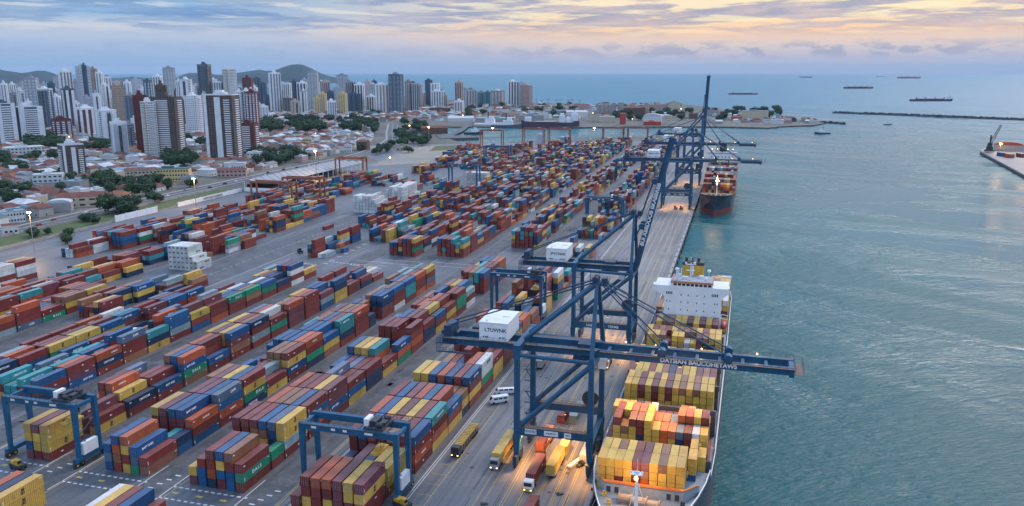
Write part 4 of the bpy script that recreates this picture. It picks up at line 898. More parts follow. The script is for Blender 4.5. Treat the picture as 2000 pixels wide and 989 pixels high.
def door_mesh(sx):
    mb = MB(); x0, x1 = (0.015, 1.07) if sx > 0 else (-1.07, -.015)
    mb.box(x0, .035, .17, x1, .09, 2.47)
    for zz in (.5, 1.0, 1.5, 2.0): mb.box(x0+.08, .022, zz, x1-.08, .034, zz+.18)
    return mb.mesh('container_door', 'cont')
def rods_mesh(sx):
    mb = MB()
    for q in (.28, .80): mb.tube((sx*q, -.005, .18), (sx*q, -.005, 2.5), .028, 5)
    mb.box(min(sx*.28, sx*.8), -.02, 1.15, max(sx*.28, sx*.8), 0, 1.2)
    return mb.mesh('lock_rods', 'rod')
ME['dr'] = [(door_mesh(s), rods_mesh(s)) for s in (-1, 1)]
TX = {}
def lettering(key):
    if key not in TX:
        txt, size, mat = key; TX[key] = text_mesh(txt, size, mat=mat, bold=.03)
    return TX[key]
LET = {'Y': ('M\nSC', 1.0, 'black_t'), 'B': ('BAPT SNID', .9, 'white_t'), 'N': ('CMVTCOM', .95, 'white_t'), 'G': ('D A L S', 1.3, 'white_t'), 'T': ('OBLDCO DK', .9, 'white_t'), 'S': ('CAPR', 1.1, 'white_t'), 'R': ('IIBS', .55, 'white_t'), 'O': ('HAMBI SD', .7, 'white_t'), 'P': ('TBAX', .6, 'white_t'), 'W': ('IBPN SVL', 1.0, 'black_t'), 'C': ('HAMBS', .9, 'white_t'), 'X': ('CP', 1.3, 'black_t')}
LAYER = {0: 'on the ground', 1: 'second layer up', 2: 'third layer up', 3: 'fourth layer up', 4: 'fifth layer up', 5: 'sixth layer up', 6: 'seventh layer up'}
# bay ordinals counted along each row from the camera end
ROWB = {}
for b in BOX: ROWB.setdefault(b['row'], {}).setdefault(b['bay'], []).append(b['y'])
BAYO = {r: {k: i for i, (k, _) in enumerate(sorted(((k, min(v)) for k, v in d.items()), key=lambda t: t[1]))} for r, d in ROWB.items()}
def clab(b):
    cn = CN[b['code']]; bo = ordn(BAYO[b['row']][b['bay']]); co = ordn(b['c'])
    if b['where'] == 'ship':
        return f"{cn} container, {'top layer' if b['lv'] == b['tot']-1 else ordn(b['lv'])+' layer'}, {co} stack from the quay, {bo} bay, {b['row']}"
    if b['where'] == 'reefer': return f"white container {LAYER[b['lv']]}, {co} stack from the right, {b['row']}"
    side = 'seaward'
    return f"{cn} container {'on top' if b['lv'] == b['tot']-1 else LAYER[b['lv']]}, {co} stack from {side} edge, {bo} bay, {b['row']}"
def make_container(b, label, group):
    doors = b['where'] != 'ship' or b['code'] in 'RPNKBX'
    L0 = 12.19 if b['l'] > 9 else 6.1
    t = thing('shipping_container', label, 'container', (b['x'], b['y'], b['z']), b['rz'], group, (b['w']/2.44, b['l']/L0, b['h']/2.59))
    base = PAL[b['code']] if b['where'] != 'ship' or b['code'] != 'Y' else (.64, .39, .065); j = random.Random(int(b['x']*977+b['y']*131+b['z']*17)); k = j.uniform(.82, 1.18); cc = tuple(min(.8, c*k*j.uniform(.94, 1.06)) for c in base)  # ship yellow is a warmed copy: warm light put into the paint colour
    o = link('body', ME['d' if doors else 's', L0], t); o.color = (*cc, 1)
    if 'mk' not in ME: ME['mk'] = MB().box(1.222, .42, .5, 1.236, .62, 1.35).box(1.222, 11.0, 2.0, 1.236, 11.7, 2.18).mesh('marking', 'white_t'); ME['mk2'] = MB().box(1.222, .40, 1.7, 1.236, 1.15, 1.95).mesh('marking', 'white_t')
    if b['where'] != 'reefer' and j.random() < .75 and L0 > 9: link('marking', ME[j.choice(('mk', 'mk2'))], t)
    if doors:
        for dm, rm in ME['dr']:
            d = link('door', dm, t); d.color = (*cc, 1); link('lock_rods', rm, d)
    if b['code'] in LET and L0 > 9 and b['where'] != 'ship' and j.random() < (.8 if b['code'] in 'YNGSX' else .5):
        o = link('lettering', lettering(LET[b['code']]), t, (1.235, 6.1+(j.uniform(-2.5, 2.5) if b['code'] != 'Y' else 0), 1.3)); o.rotation_euler = (math.pi/2, 0, math.pi/2)
    if b['where'] == 'reefer' and b['c'] > -1:
        o = MB().box(-.55, -.03, 1.25, .45, .0, 1.95).build('cooling_unit', 'dark', t)
    return t
seenlab = {}
for i in solo:
    b = BOX[i]; lab = clab(b); make_container(b, lab, 'containers stacked in the yard' if b['where'] != 'ship' else 'containers stacked on the docked ships')
def bulk(name, idx, kind_label):
    n = len(idx); V = np.zeros((n, 8, 3), np.float32); C_ = np.zeros((n, 8, 4), np.float32)
    for k, i in enumerate(idx):
        b = BOX[i]; g = .18 if b['where'] == 'reefer' else .10; x0, x1, y0, y1, z0, z1 = b['x']-b['w']/2+g/2, b['x']+b['w']/2-g/2, b['y']+g, b['y']+b['l']-g, b['z']+.02, b['z']+b['h']-g*.9
        V[k] = [(x0, y0, z0), (x1, y0, z0), (x1, y1, z0), (x0, y1, z0), (x0, y0, z1), (x1, y0, z1), (x1, y1, z1), (x0, y1, z1)]
        j = random.Random(int(b['x']*977+b['y']*131+b['z']*17)); kk = j.uniform(.82, 1.18); C_[k, :] = (*[min(.8, c*kk*j.uniform(.94, 1.06)) for c in (PAL[b['code']] if b['where'] != 'ship' or b['code'] != 'Y' else (.64, .39, .065))], 1)  # same warmed ship yellow, warm light put into the colour
    F0 = np.array([(4, 5, 6, 7), (0, 1, 5, 4), (1, 2, 6, 5), (2, 3, 7, 6), (3, 0, 4, 7), (3, 2, 1, 0)]); F = (F0[None]+8*np.arange(n)[:, None, None]).reshape(-1, 4)
    me = bpy.data.meshes.new(name); me.vertices.add(n*8); me.vertices.foreach_set('co', V.ravel()); me.loops.add(F.size); me.loops.foreach_set('vertex_index', F.ravel().astype(np.int32))
    me.polygons.add(len(F)); me.polygons.foreach_set('loop_start', np.arange(0, F.size, 4, dtype=np.int32)); me.polygons.foreach_set('loop_total', np.full(len(F), 4, np.int32))
    at_ = me.attributes.new('paint', 'FLOAT_COLOR', 'POINT'); at_.data.foreach_set('color', C_.ravel()); me.materials.append(M['cont_bulk']); me.polygons.foreach_set('use_smooth', np.zeros(len(F), bool)); me.update(calc_edges=True); me.validate()
    o = link(name, me); return tag(o, kind_label, 'containers', None, 'stuff')
bulk('stacked_containers', [i for i in range(len(BOX)) if i not in soloset], 'mass of smaller and farther stacked shipping containers filling the rest of the terminal')
print('BOXES', len(BOX), 'visible', len(AREA), 'min solo area', AREA[solo[-1]])
# ================================================================== ships
def hull_mesh(st, zb=-3.4, m0=0, mr=1, red_h=None):
    # st: list of (y, half-beam at deck, half-beam at waterline, deck z); returns a closed hull shell with deck
    mb = MB(); rows = []; lv = 5
    for (y, hb, hw, zt_) in st:
        r = []
        zs = [zb, -1.2 if red_h is None else red_h, 3.0, zt_*.62, zt_]
        for k, z in enumerate(zs):
            f = min(1, max(0, (z-zb)/(zt_-zb))); h = hw+(hb-hw)*f**1.5; r.append((h, z))
        rows.append((y, r))
    n = len(rows); vs = []
    for y, r in rows:
        for h, z in r: vs.append((h, y, z))
        for h, z in r: vs.append((-h, y, z))
    for i in range(n-1):
        a = i*2*lv; b = a+2*lv
        for k in range(lv-1):
            mi = mr if k == 0 else m0
            mb.add([vs[a+k], vs[b+k], vs[b+k+1], vs[a+k+1]], [(3, 2, 1, 0)] if True else [], mi)
            mb.add([vs[a+lv+k], vs[b+lv+k], vs[b+lv+k+1], vs[a+lv+k+1]], [(0, 1, 2, 3)], mi)
    y, r = rows[-1]; a = (n-1)*2*lv
    for k in range(lv-1): mb.add([vs[a+k], vs[a+k+1], vs[a+lv+k+1], vs[a+lv+k]], [(0, 1, 2, 3)], m0)
    y, r = rows[0]
    for k in range(lv-1): mb.add([vs[k], vs[k+1], vs[lv+k+1], vs[lv+k]], [(3, 2, 1, 0)], m0)
    return mb
def deck_mesh(st, dz=-.9):
    mb = MB()
    for i in range(len(st)-1):
        a, b = st[i], st[i+1]
        mb.add([(-a[1]+.05, a[0], a[3]+dz), (a[1]-.05, a[0], a[3]+dz), (b[1]-.05, b[0], b[3]+dz), (-b[1]+.05, b[0], b[3]+dz)], [(0, 1, 2, 3)])
    return mb
def rim_mesh(st, r=.16):
    mb = MB()
    for s in (-1, 1):
        for i in range(len(st)-1): a, b = st[i], st[i+1]; mb.tube((s*a[1], a[0], a[3]), (s*b[1], b[0], b[3]), r, 6)
    return mb
CSX = -17.6
t = thing('container_ship', 'large container ship with white bridge and yellow funnel moored beside the nearest crane', 'ship', (CSX, 0, 0))
st = [(147.5, .15, .05, 14.2), (149.5, 2.6, .3, 14.0), (152.5, 4.9, 1.2, 13.8), (156, 7.0, 2.6, 13.6), (160, 8.7, 4.4, 13.5), (164.5, 10.2, 6.4, 13.4), (170, 11.6, 8.6, 13.3), (177, 12.9, 11.2, 13.2), (184, 13.6, 12.8, 13.0), (186, 13.7, 13.0, 10.4), (200, 14.2, 14, 10.2), (290, 14.6, 14.6, 10.2), (350, 14.6, 13.5, 10.2), (372, 13.4, 8, 10.2)]
hull = hull_mesh(st).build('hull', ['hullg', 'hullr'], t)
deck_mesh(st).build('deck', 'grey', t); rim_mesh(st).build('gunwale', 'white', hull)
mb = MB(); mb.bar((-8.9, 167.6, 13.9), (8.6, 167.6, 13.9), .25, 2.9); mb.bar((-8.9, 167.6, 13.9), (-11.7, 172.5, 13.6), .25, 2.4); mb.bar((8.6, 167.6, 13.9), (11.6, 172.5, 13.6), .25, 2.4)
bw_ = mb.build('breakwater_bulkhead', 'grey', t)
mb = MB(); mb.bar((-9.0, 167.5, 15.5), (8.7, 167.5, 15.5), .7, .35); mb.bar((-9, 167.5, 15.5), (-11.2, 171.5, 15.0), .3, .3); mb.bar((8.7, 167.5, 15.5), (11.2, 171.5, 15.0), .3, .3); mb.build('orange_cap', 'orange', bw_)
for x in (-7.9, -6.1, 5.4, 7.2): MB().box(x-.45, 167.40, 12.9, x+.45, 167.47, 14.3).build('doorway', 'dark', bw_)
for (x, y, r, l_) in ((-3.6, 164.2, 1.0, 2.8), (-.6, 163.6, 1.1, 3.4), (2.4, 163.0, 1.0, 3.0), (4.6, 161.4, .8, 2.2)):
    mb = MB(); mb.tube((x-l_/2, y, 13.6), (x+l_/2, y, 13.6), r, 12); mb.tube((x-l_/2-.1, y, 13.6), (x-l_/2+.1, y, 13.6), r*1.35, 12); mb.tube((x+l_/2-.1, y, 13.6), (x+l_/2+.1, y, 13.6), r*1.35, 12); mb.box(x-l_/2-.6, y-.8, 12.5, x+l_/2+.6, y+.9, 12.9)
    mb.build('mooring_winch', 'rope', t)
for (x, y) in ((-7, 162.5), (-5.4, 158.2), (5.2, 157.4), (6.8, 163.4), (-8.6, 166), (2.8, 155.5), (8.6, 166)): MB().box(x-.5, y-.4, 12.5, x+.5, y+.4, 13.2).tube((x-.25, y, 13.2), (x-.25, y, 13.8), .2, 8).tube((x+.25, y, 13.2), (x+.25, y, 13.8), .2, 8).build('bollard', 'dark' if x > 0 else 'yellow2', t)
mb = MB(); mb.tube((-.8, 160, 12.5), (-.8, 160, 22.6), .42, 10, r2=.26)
for a in ((-2.6, 162.5), (1.2, 162.5)): mb.tube((*a, 12.5), (-.8, 160.2, 20.5), .1, 5)
mb.box(-2.0, 159.2, 22.0, .4, 160.8, 22.15); mb.tube((-.8, 160, 22.6), (-.8, 160, 25.4), .08, 6)
ms_ = mb.build('foremast', 'white', t); MB().ball((-.9, 159.3, 21.3), .42, n=6).build('lamp', 'lamp', ms_)
for x in (-1.9, -1.2, -.4, .3): MB().ball((x, 159.6, 22.6), .28).build('lamp_head', 'white', ms_)
pl = point_lamp('foremast_light', (CSX-1.0, 158.3, 21.8), 2300, .3, (1, .55, .2)); pl.parent = t; pl.location = (-.8, 163.4, 20.4)
# bridge
def wall_pts(mb, pts, y0, y1, m=0):   # front elevation polygon x,z extruded in y
    n = len(pts); vs = [(x, y0, z) for x, z in pts]+[(x, y1, z) for x, z in pts]
    mb.add(vs, [tuple(range(n)), tuple(range(2*n-1, n-1, -1))]+[(i, n+i, n+(i+1) % n, (i+1) % n) for i in range(n)], m)
mb = MB(); wall_pts(mb, [(-8.1, 9.4), (11.6, 9.4), (11.6, 26.4), (14.0, 28.3), (14.0, 30.3), (8.6, 30.3), (8.6, 31.6), (-5.8, 31.6), (-5.8, 30.3), (-11.6, 30.3), (-11.6, 28.3), (-8.1, 26.4)], 288, 299)
br = mb.build('bridge', 'white', t)
MB().box(-5.9, 287.9, 31.62, 8.7, 299.1, 31.85).build('monkey_deck', 'grey', br)
mb = MB(); mb.box(-6.0, 287.80, 31.5, 8.8, 288.3, 32.15); mb.box(-6.0, 288.3, 31.86, -5.6, 299.1, 32.15); mb.box(8.4, 288.3, 31.86, 8.8, 299.1, 32.15); mb.build('orange_band', paint('faded_orange', (.50, .20, .12), .6), br)
for (a, b, c, d) in ((-2.5, 293, 2.2, .9), (3.4, 295, 1.6, 1.3), (5.6, 292.5, 1.0, .8), (-4.2, 296.5, 1.2, 1.2)): MB().box(a, b, 31.85, a+c, b+d, 31.85+.9).build('deck_locker', 'white', br)
for k in range(9): MB().box(-5.0+k*1.5, 287.93, 30.55, -3.9+k*1.5, 287.99, 31.35).build('window', 'glass', br)
for (x, z, w_) in [(-7.3, 27.2, .35), (-6.7, 27.2, .35), (-6.1, 27.2, .35), (-5.5, 27.2, .35), (8.6, 27.2, .35), (9.2, 27.2, .35), (9.8, 27.2, .35), (10.4, 27.2, .35)]+[(x, z, .32) for z in (26.9, 24.2, 21.4) for x in (-2.2, .3, 3.4, 5.9)]+[(-7.2, 24.3, .32), (-6, 24.3, .32), (9.6, 24.3, .32), (10.4, 24.3, .32), (-6.4, 21.4, .32), (9.6, 21.3, .32)]:
    MB().box(x-w_/2, 287.95, z, x+w_/2, 287.99, z+(.95 if w_ > .33 else .55)).build('porthole', 'glass', br)
rb = MB()
for a, b in (((-11.4, 288.2), (-5.9, 288.2)), ((8.7, 288.2), (13.8, 288.2))): railing(rb, (*a, 30.3), (*b, 30.3), 5)
railing(rb, (-5.6, 288.3, 32.1), (8.4, 288.3, 32.1), 10); rb.build('handrail', 'white', br)
for sx in (-11.9, 14.1):
    MB().box(sx-.3, 287.7, 28.4, sx+.3, 290.5, 30.6).build('bridge_wing_screen', 'white', br)
mb = MB(); mb.box(-3.0, 301, 26, 4.6, 307, 35.2); fu = mb.build('funnel', 'yellow', t)
MB().box(-3.1, 300.9, 35.2, 4.7, 307.1, 36.3).build('funnel_cap', 'dark', fu); MB().box(.45, 300.85, 26, 1.1, 301, 35.0).build('white_stripe', 'white', fu)
for q in (-1.8, .2, 2.6): MB().tube((q, 303, 36.3), (q, 303, 37.7), .5, 10).build('exhaust', 'dark', fu)
mb = MB(); mb.tube((.6, 291.5, 32), (.6, 291.5, 40.2), .28, 8, r2=.15); mb.box(-1.3, 291.2, 37.6, 2.4, 291.8, 37.8); mb.box(-.8, 291.2, 35.4, 2.0, 291.7, 35.6); mb.ball((-1.2, 291.4, 38.1), .4); mb.box(1.4, 291.1, 37.9, 2.3, 291.9, 38.6); rd = mb.build('radar_mast', 'white', t)
mb = MB(); mb.box(-.6, 290.9, 38.9, 1.8, 291.2, 39.2); mb.build('radar', 'dark', rd)
for x in (-4.3, 7.0): mb = MB(); mb.tube((x, 290.5, 32), (x, 290.5, 35.4), .12, 6); mb.ball((x, 290.5, 35.9), .65); mb.build('satellite_dome', 'white', t)
mb = MB(); mb.box(-4.6, 291, 32.1, -3.4, 291.4, 36.2); mb.box(-2.9, 290.9, 32.1, -2.5, 291.3, 36.2); mb.build('signal_frame', 'white', t)
for sx in (-1, 1):
    x = -9.8 if sx < 0 else 13.0
    mb = MB(); mb.ball((0, 0, 0), 1.0, n=8); lb = MB(); lb.v = [(p[0]*1.3+x, p[1]*3.6+290.5, p[2]*1.35+16.6) for p in mb.v]; lb.f = mb.f; lb.mi = mb.mi; lb.build('lifeboat', 'redp', t)
    mb = MB()
    for yy in (288, 293): mb.tube((x-sx*1.6, yy, 10), (x-sx*1.0, yy, 19.6), .16, 6); mb.tube((x-sx*1.0, yy, 19.6), (x+sx*1.2, yy, 19.2), .14, 6)
    mb.build('davit', 'white', t)
# hatch covers, cross-deck lashing bridges and side rails
for y0 in (187.2, 210.8, 229.0, 244.0, 259.6, 275.6):
    mb = MB(); mb.box(-13.2, y0, 9.3, 13.6, y0+.9, 16.6 if y0 > 188 else 13.4)
    mb.build('lashing_bridge', 'hullg' if y0 < 240 else 'walk', t)
for y0, y1 in ((190.5, 210), (215.5, 228.2), (231.2, 243.6), (245.3, 258.8), (261.6, 274.6), (277.6, 287.6), (302, 370)): MB().box(-13.0, y0, 9.2, 13.0, y1, 9.57).build('hatch_cover', 'hullr', t)
rb = MB()
for sx in (-1, 1): railing(rb, (sx*14.1, 200, 10.2), (sx*14.5, 288, 10.2), 40, 1.1, .05)
rb.build('handrail', 'white', t)
# mooring lines of both docked ships
for k, (a, b) in enumerate([((-26.5, 160, 13.4), (-33.6, 140, .6)), ((-27.5, 163, 13.4), (-33.6, 150, .6)), ((-26, 638, 11.5), (-37.8, 612, .6)), ((-24, 636, 11.5), (-37.6, 600, .6))]):
    tag(MB().tube(a, b, .07, 5).build('mooring_line', 'rope'), ['mooring line nearer the tip of the white-bridged ship bow', 'mooring line from the side of the white-bridged ship bow', 'mooring line from the dark ship bow, upper one', 'mooring line from the dark ship bow, lower one'][k], 'rope', 'mooring lines')
# second ship, dark blue bow
t = thing('container_ship', 'container ship with dark blue and red bow docked beyond the near cranes', 'ship', (-21.5, 0, 0))
st = [(630.5, .2, .1, 13.6), (633, 4.0, .5, 13.3), (637, 7.4, 1.5, 13.0), (642, 10.2, 3.6, 12.7), (649, 12.2, 7, 12.4), (656, 13.0, 10.5, 12.2), (664, 13.2, 12.4, 12.0), (667, 13.2, 12.6, 10.4), (800, 13.4, 13.2, 10.2), (835, 12, 6, 10.2)]
h2 = hull_mesh(st, red_h=1.6).build('hull', ['hull', 'hullr'], t); deck_mesh(st).build('deck', 'walk', t); rim_mesh(st).build('gunwale', 'dark', h2)
mb = MB(); mb.tube((.4, 648, 11), (.4, 648, 27), .4, 8, r2=.25); mb.box(-1.2, 647.6, 22.4, 2, 648.4, 22.7); fm = mb.build('foremast', 'white', t)
MB().ball((.4, 647.4, 24), .5).build('lamp', 'lamp', fm); MB().ball((.4, 647.2, 20), .35).build('lamp', 'lamp_s', fm); pl = point_lamp('foremast_light', (0, 0, 0), 5000, .5); pl.parent = t; pl.location = (.4, 646, 24)
for x in (-5, -2, 2, 5, 7): MB().box(x-.9, 643, 11.6, x+.9, 645, 13.4).tube((x-1.1, 644, 12.6), (x+1.1, 644, 12.6), .8, 8).build('mooring_winch', 'rope', t)
mb = MB(); mb.box(-12.5, 752, 10, 12.5, 764, 34); b2 = mb.build('bridge', 'white', t)
for z in (30.5, 27.5, 24.5):
    for x in (-9, -6, -3, 0, 3, 6, 9): MB().box(x-.5, 751.9, z, x+.5, 751.97, z+.9).build('window', 'glass', b2)
MB().box(-13, 751.5, 34, 13, 764.5, 34.6).build('roof', 'steel', b2)
mb = MB(); mb.box(-3, 768, 30, 3, 775, 42); mb.tube((0, 758, 34), (0, 758, 44), .4, 8); mb.box(-3.5, 757.6, 39, 3.5, 758.4, 39.4); mb.build('funnel', 'hull', t)
for x in (-9, -4.5, 4.5, 9): l_ = MB().tube((x, 756, 34.6), (x, 756, 37.2), .1, 5).build('lamp', 'dark', t); MB().ball((x, 756, 37.5), .35).build('lens', 'lamp_s', l_)
# ships at anchor: built along local X
def far_ship(label, u0, u1, v, col_, dark, cranes, bridge_right=True, bulge=1.):
    xa, ya = at(u0, v, -2.6); xb, yb = at(u1, v, -2.6); L_ = math.hypot(xb-xa, yb-ya); B = L_*.15; H = L_*.055*bulge
    t = thing('cargo_ship', label, 'ship', ((xa+xb)/2, (ya+yb)/2, -2.6), math.atan2(yb-ya, xb-xa), 'ships anchored on the open sea'); s = -1 if bridge_right else 1
    prof = [(-.5, .02), (-.47, .3), (-.40, .85), (-.30, 1), (.42, 1), (.49, .75), (.5, .7)]; mb = MB()
    for i in range(len(prof)-1):
        (a, ha), (b, hb) = prof[i], prof[i+1]; ha *= B/2; hb *= B/2; xa_, xb_ = -s*a*L_*-1, -s*b*L_*-1; za = H*(1.25 if a < -.42 else 1); zb_ = H*(1.25 if b < -.42 else 1)
        for lo, hi, m in ((-2, .22, 1), (.22, 1, 0)):
            l0, h0, l1, h1 = (lo*H if lo > 0 else -2), hi*za, (lo*H if lo > 0 else -2), hi*zb_
            for sy in (-1, 1): mb.add([(xa_, sy*ha, l0), (xb_, sy*hb, l1), (xb_, sy*hb, h1), (xa_, sy*ha, h0)], [(0, 1, 2, 3)], m)
        mb.add([(xa_, -ha, za), (xb_, -hb, zb_), (xb_, hb, zb_), (xa_, ha, za)], [(0, 1, 2, 3)], 0)
    xs = -s*.5*L_*-1; mb.add([(xs, -.35*B, -2), (xs, .35*B, -2), (xs, .35*B, H), (xs, -.35*B, H)], [(0, 1, 2, 3)], 0)
    mb.build('hull', [col_, 'hullr'], t)
    bx = s*-1*.42*L_*-1 if False else (.41*L_ if bridge_right else -.41*L_)
    sp = MB(); sp.box(bx-L_*.025, -B*.4, H, bx+L_*.025, B*.4, H+L_*.055); sp.box(bx-L_*.018, -B*.48, H+L_*.055, bx+L_*.018, B*.48, H+L_*.068); sp.build('superstructure', 'white', t)
    q = 1 if bridge_right else -1
    MB().box(bx+q*L_*.03-L_*.012, -B*.12, H, bx+q*L_*.03+L_*.012, B*.12, H+L_*.075).build('funnel', dark, t)
    MB().tube((bx, 0, H+L_*.068), (bx, 0, H+L_*.1), L_*.003, 5).build('mast', dark, t)
    for k in range(cranes):
        x = -.36*L_+k*(.66*L_/max(1, cranes-1)); x = x if bridge_right else -x
        mb = MB(); mb.box(x-L_*.006, -L_*.006, H, x+L_*.006, L_*.006, H+L_*.05); mb.bar((x, 0, H+L_*.045), (x+q*-L_*.05, 0, H+L_*.035), L_*.004, L_*.004); mb.build('deck_crane', dark, t)
    for k in range(4): x = (-.3+k*.17)*L_; MB().box(x-L_*.06, -B*.36, H, x+L_*.06, B*.36, H+L_*.012).build('hatch_cover', dark, t)
far_ship('teal green tanker with white stern block, nearest the raised boom', 1423, 1480, 185, 'crane_d', 'dark', 2, bulge=.75)
far_ship('dark red bulk carrier with deck cranes, upper middle of the open sea', 1648, 1705, 173.5, 'hull', 'dark', 4)
far_ship('largest anchored bulk carrier with four deck cranes, lowest at right', 1778, 1860, 198, 'hull', 'dark', 4, bulge=.9)
far_ship('small blue-grey ship on the horizon above the teal tanker', 1562, 1586, 152, 'crane_d', 'dark', 0, bulge=1.4)
far_ship('long reddish cargo ship high on the horizon at right', 1753, 1798, 153.5, 'hullr', 'redp', 3, bulge=1.1)
far_ship('faint thin ship on the horizon between the other anchored ships', 1710, 1732, 150.3, 'hullg', 'dark', 0, bridge_right=False, bulge=.5)
# work boats
def small_boat(label, u, v, L_, rz, hullc='hull', grp=None):
    x, y = at(u, v, -2.6); t = thing('tugboat', label, 'boat', (x, y, -2.6), rz, grp)
    mb = MB(); B = L_*.3
    for (a, wa, za), (b, wb, zb_) in zip([(-.5, .7, 1), (-.2, 1, 1), (.2, 1, 1.15), (.4, .6, 1.4), (.5, .05, 1.6)], [(-.2, 1, 1), (.2, 1, 1.15), (.4, .6, 1.4), (.5, .05, 1.6)]):
        h = L_*.09
        for sy in (-1, 1): mb.add([(a*L_, sy*wa*B/2, -1), (b*L_, sy*wb*B/2, -1), (b*L_, sy*wb*B/2, zb_*h), (a*L_, sy*wa*B/2, za*h)], [(0, 1, 2, 3)])
        mb.add([(a*L_, -wa*B/2, za*h), (b*L_, -wb*B/2, zb_*h), (b*L_, wb*B/2, zb_*h), (a*L_, wa*B/2, za*h)], [(0, 1, 2, 3)])
    mb.add([(-.5*L_, -.35*B, -1), (-.5*L_, .35*B, -1), (-.5*L_, .35*B, L_*.09), (-.5*L_, -.35*B, L_*.09)], [(0, 1, 2, 3)])
    mb.build('hull', hullc, t); MB().box(-.12*L_, -B*.28, L_*.09, .2*L_, B*.28, L_*.24).box(.0, -B*.22, L_*.24, .15*L_, B*.22, L_*.33).build('wheelhouse', 'white', t)
    MB().tube((-.02*L_, 0, L_*.24), (-.02*L_, 0, L_*.48), L_*.02, 6).build('mast', 'dark', t)
small_boat('dark tugboat moving away from the headland tip, trailing a pale wake', 1606, 262, 27, math.pi+.2)
small_boat('small dark boat alone between the tugboat and the breakwater', 1734, 244, 16, 0)
small_boat('low dark dredger moored at the jetty by the brown basin shed', 925, 262, 34, .2)
small_boat('white and grey patrol boat moored before the purple freighter', 990, 250, 60, .1, 'hullg'); small_boat('long pale ferry moored at left of the patrol boat', 955, 246.5, 60, .05, 'white')
# freighter across the basin
xa, ya = at(1022, 249, -2.6); xb, yb = at(1133, 248.5, -2.6); Lf = math.hypot(xb-xa, yb-ya)
t = thing('freighter', 'long purple-brown freighter with white houses moored across the basin', 'ship', ((xa+xb)/2, (ya+yb)/2-14, -2.6), math.atan2(yb-ya, xb-xa))
mb = MB(); pr = [(-.5, .1, 15), (-.46, .6, 14), (-.38, 1, 12.5), (.38, 1, 10), (.40, 1, 13), (.48, .9, 13.5), (.5, .8, 13.5)]
for (a, wa, za), (b, wb, zb_) in zip(pr, pr[1:]):
    for sy in (-1, 1): mb.add([(a*Lf, sy*wa*11, -1), (b*Lf, sy*wb*11, -1), (b*Lf, sy*wb*11, zb_), (a*Lf, sy*wa*11, za)], [(0, 1, 2, 3)])
    mb.add([(a*Lf, -wa*11, za), (b*Lf, -wb*11, zb_), (b*Lf, wb*11, zb_), (a*Lf, wa*11, za)], [(0, 1, 2, 3)])
mb.build('hull', paint('hull_purple', (.075, .028, .06), .5), t)
MB().box(-.44*Lf, -8, 11, -.33*Lf, 8, 21).build('forecastle_house', 'white', t)
for a, b, z in ((.16, .25, 24), (.38, .47, 27), (.27, .36, 17)): mb = MB(); mb.box(a*Lf, -8, 9, b*Lf, 8, z); mb.box((a+.02)*Lf, -5, z, (b-.02)*Lf, 5, z+4); mb.build('superstructure', 'white', t)
MB().box(-.26*Lf, -8.5, 10, .12*Lf, 8.5, 12.5).build('hatch_cover', 'steel', t); MB().tube((.42*Lf, 0, 27), (.42*Lf, 0, 38), .7, 6).build('mast', 'dark', t)
# ================================================================== yard vehicles (fronts face the camera)
def wheel_set(t, xs, ys, r=.5):
    for y in ys:
        for x in xs: MB().tube((x-.16, y, r), (x+.16, y, r), r, 12).build('wheel', 'black', t)
def truck(label, x, y, cabm, rz=0., trailer=True, L_=13.5, bed=None, low='black', name='truck', hood=False):
    t = thing(name, label, 'truck', (x, y, .02), rz, 'trucks on the quay roads')
    mb = MB(); mb.box(-1.2, 0, .9, 1.2, 2.1, 3.0); mb.add([(-1.2, 0, .9), (1.2, 0, .9), (1.1, .25, 3.05), (-1.1, .25, 3.05)], [(0, 1, 2, 3)]); mb.box(-1.22, -.12, .45, 1.22, .25, .95)
    cb = mb.build('cab', cabm, t); MB().box(-1.05, -.03, 1.75, 1.05, -.01, 2.75).build('windscreen', 'glass', cb)
    MB().box(-1.15, .05, 3.0, 1.15, 1.9, 3.12).build('roof', 'white' if cabm == 'white' else cabm, cb)
    if cabm == 'white': MB().box(-1.24, -.15, .4, 1.24, .0, 1.15).build('bumper', 'yellow', cb)
    for sx in (-.85, .85): MB().box(sx-.18, -.16, .75, sx+.18, -.125, .95).build('headlight', 'lamp_s', cb)
    wheel_set(t, (-1.05, 1.05), (1.0, 3.6))
    MB().box(-.5, 1.9, .7, .5, 4.6, 1.05).build('chassis', low, t)
    if trailer:
        mb = MB(); mb.box(-1.2, 2.6, 1.12, 1.2, 2.6+L_, 1.40); mb.box(-.5, 3, .8, -.3, 2.6+L_, 1.12); mb.box(.3, 3, .8, .5, 2.6+L_, 1.12); mb.build('trailer', bed or 'dark', t)
        wheel_set(t, (-1.0, 1.0), (L_-.2, L_+1.2, L_-1.6))
    return t
def load(label, x, y, code, L_=12.19, z=1.44, h=2.6, group='containers riding on trailers'):
    b = dict(row='quay', bay=0, c=0, lv=0, x=x, y=y, z=z, w=2.44, l=L_, h=h, code=code, where='road', tot=1, rz=0); make_container(b, label, group)
truck('white and yellow lorry cab pulling a red container under the nearest crane', RX(-48.9, 190), 184.5, 'white')
load('red container on the white-cabbed lorry under the nearest crane', RX(-48.9, 190), 187.2, 'R')
t = truck('open truck carrying slatted yellow frames beside the quayside stacks', -73.2, 197.6, 'dark', L_=15.4, bed='dark')
mb = MB()
for k in range(15): mb.box(-1.15, 3.0+k*1.0, 2.5, 1.15, 3.45+k*1.0, 2.75)
for sx in (-1.22, 1.16):
    for k in range(8): mb.box(sx, 2.8+k*2.1, 1.4, sx+.06, 2.95+k*2.1, 3.0)
    mb.box(sx, 2.7, 2.9, sx+.06, 17.8, 3.05)
mb.build('slatted_frame', 'yellow2', t)
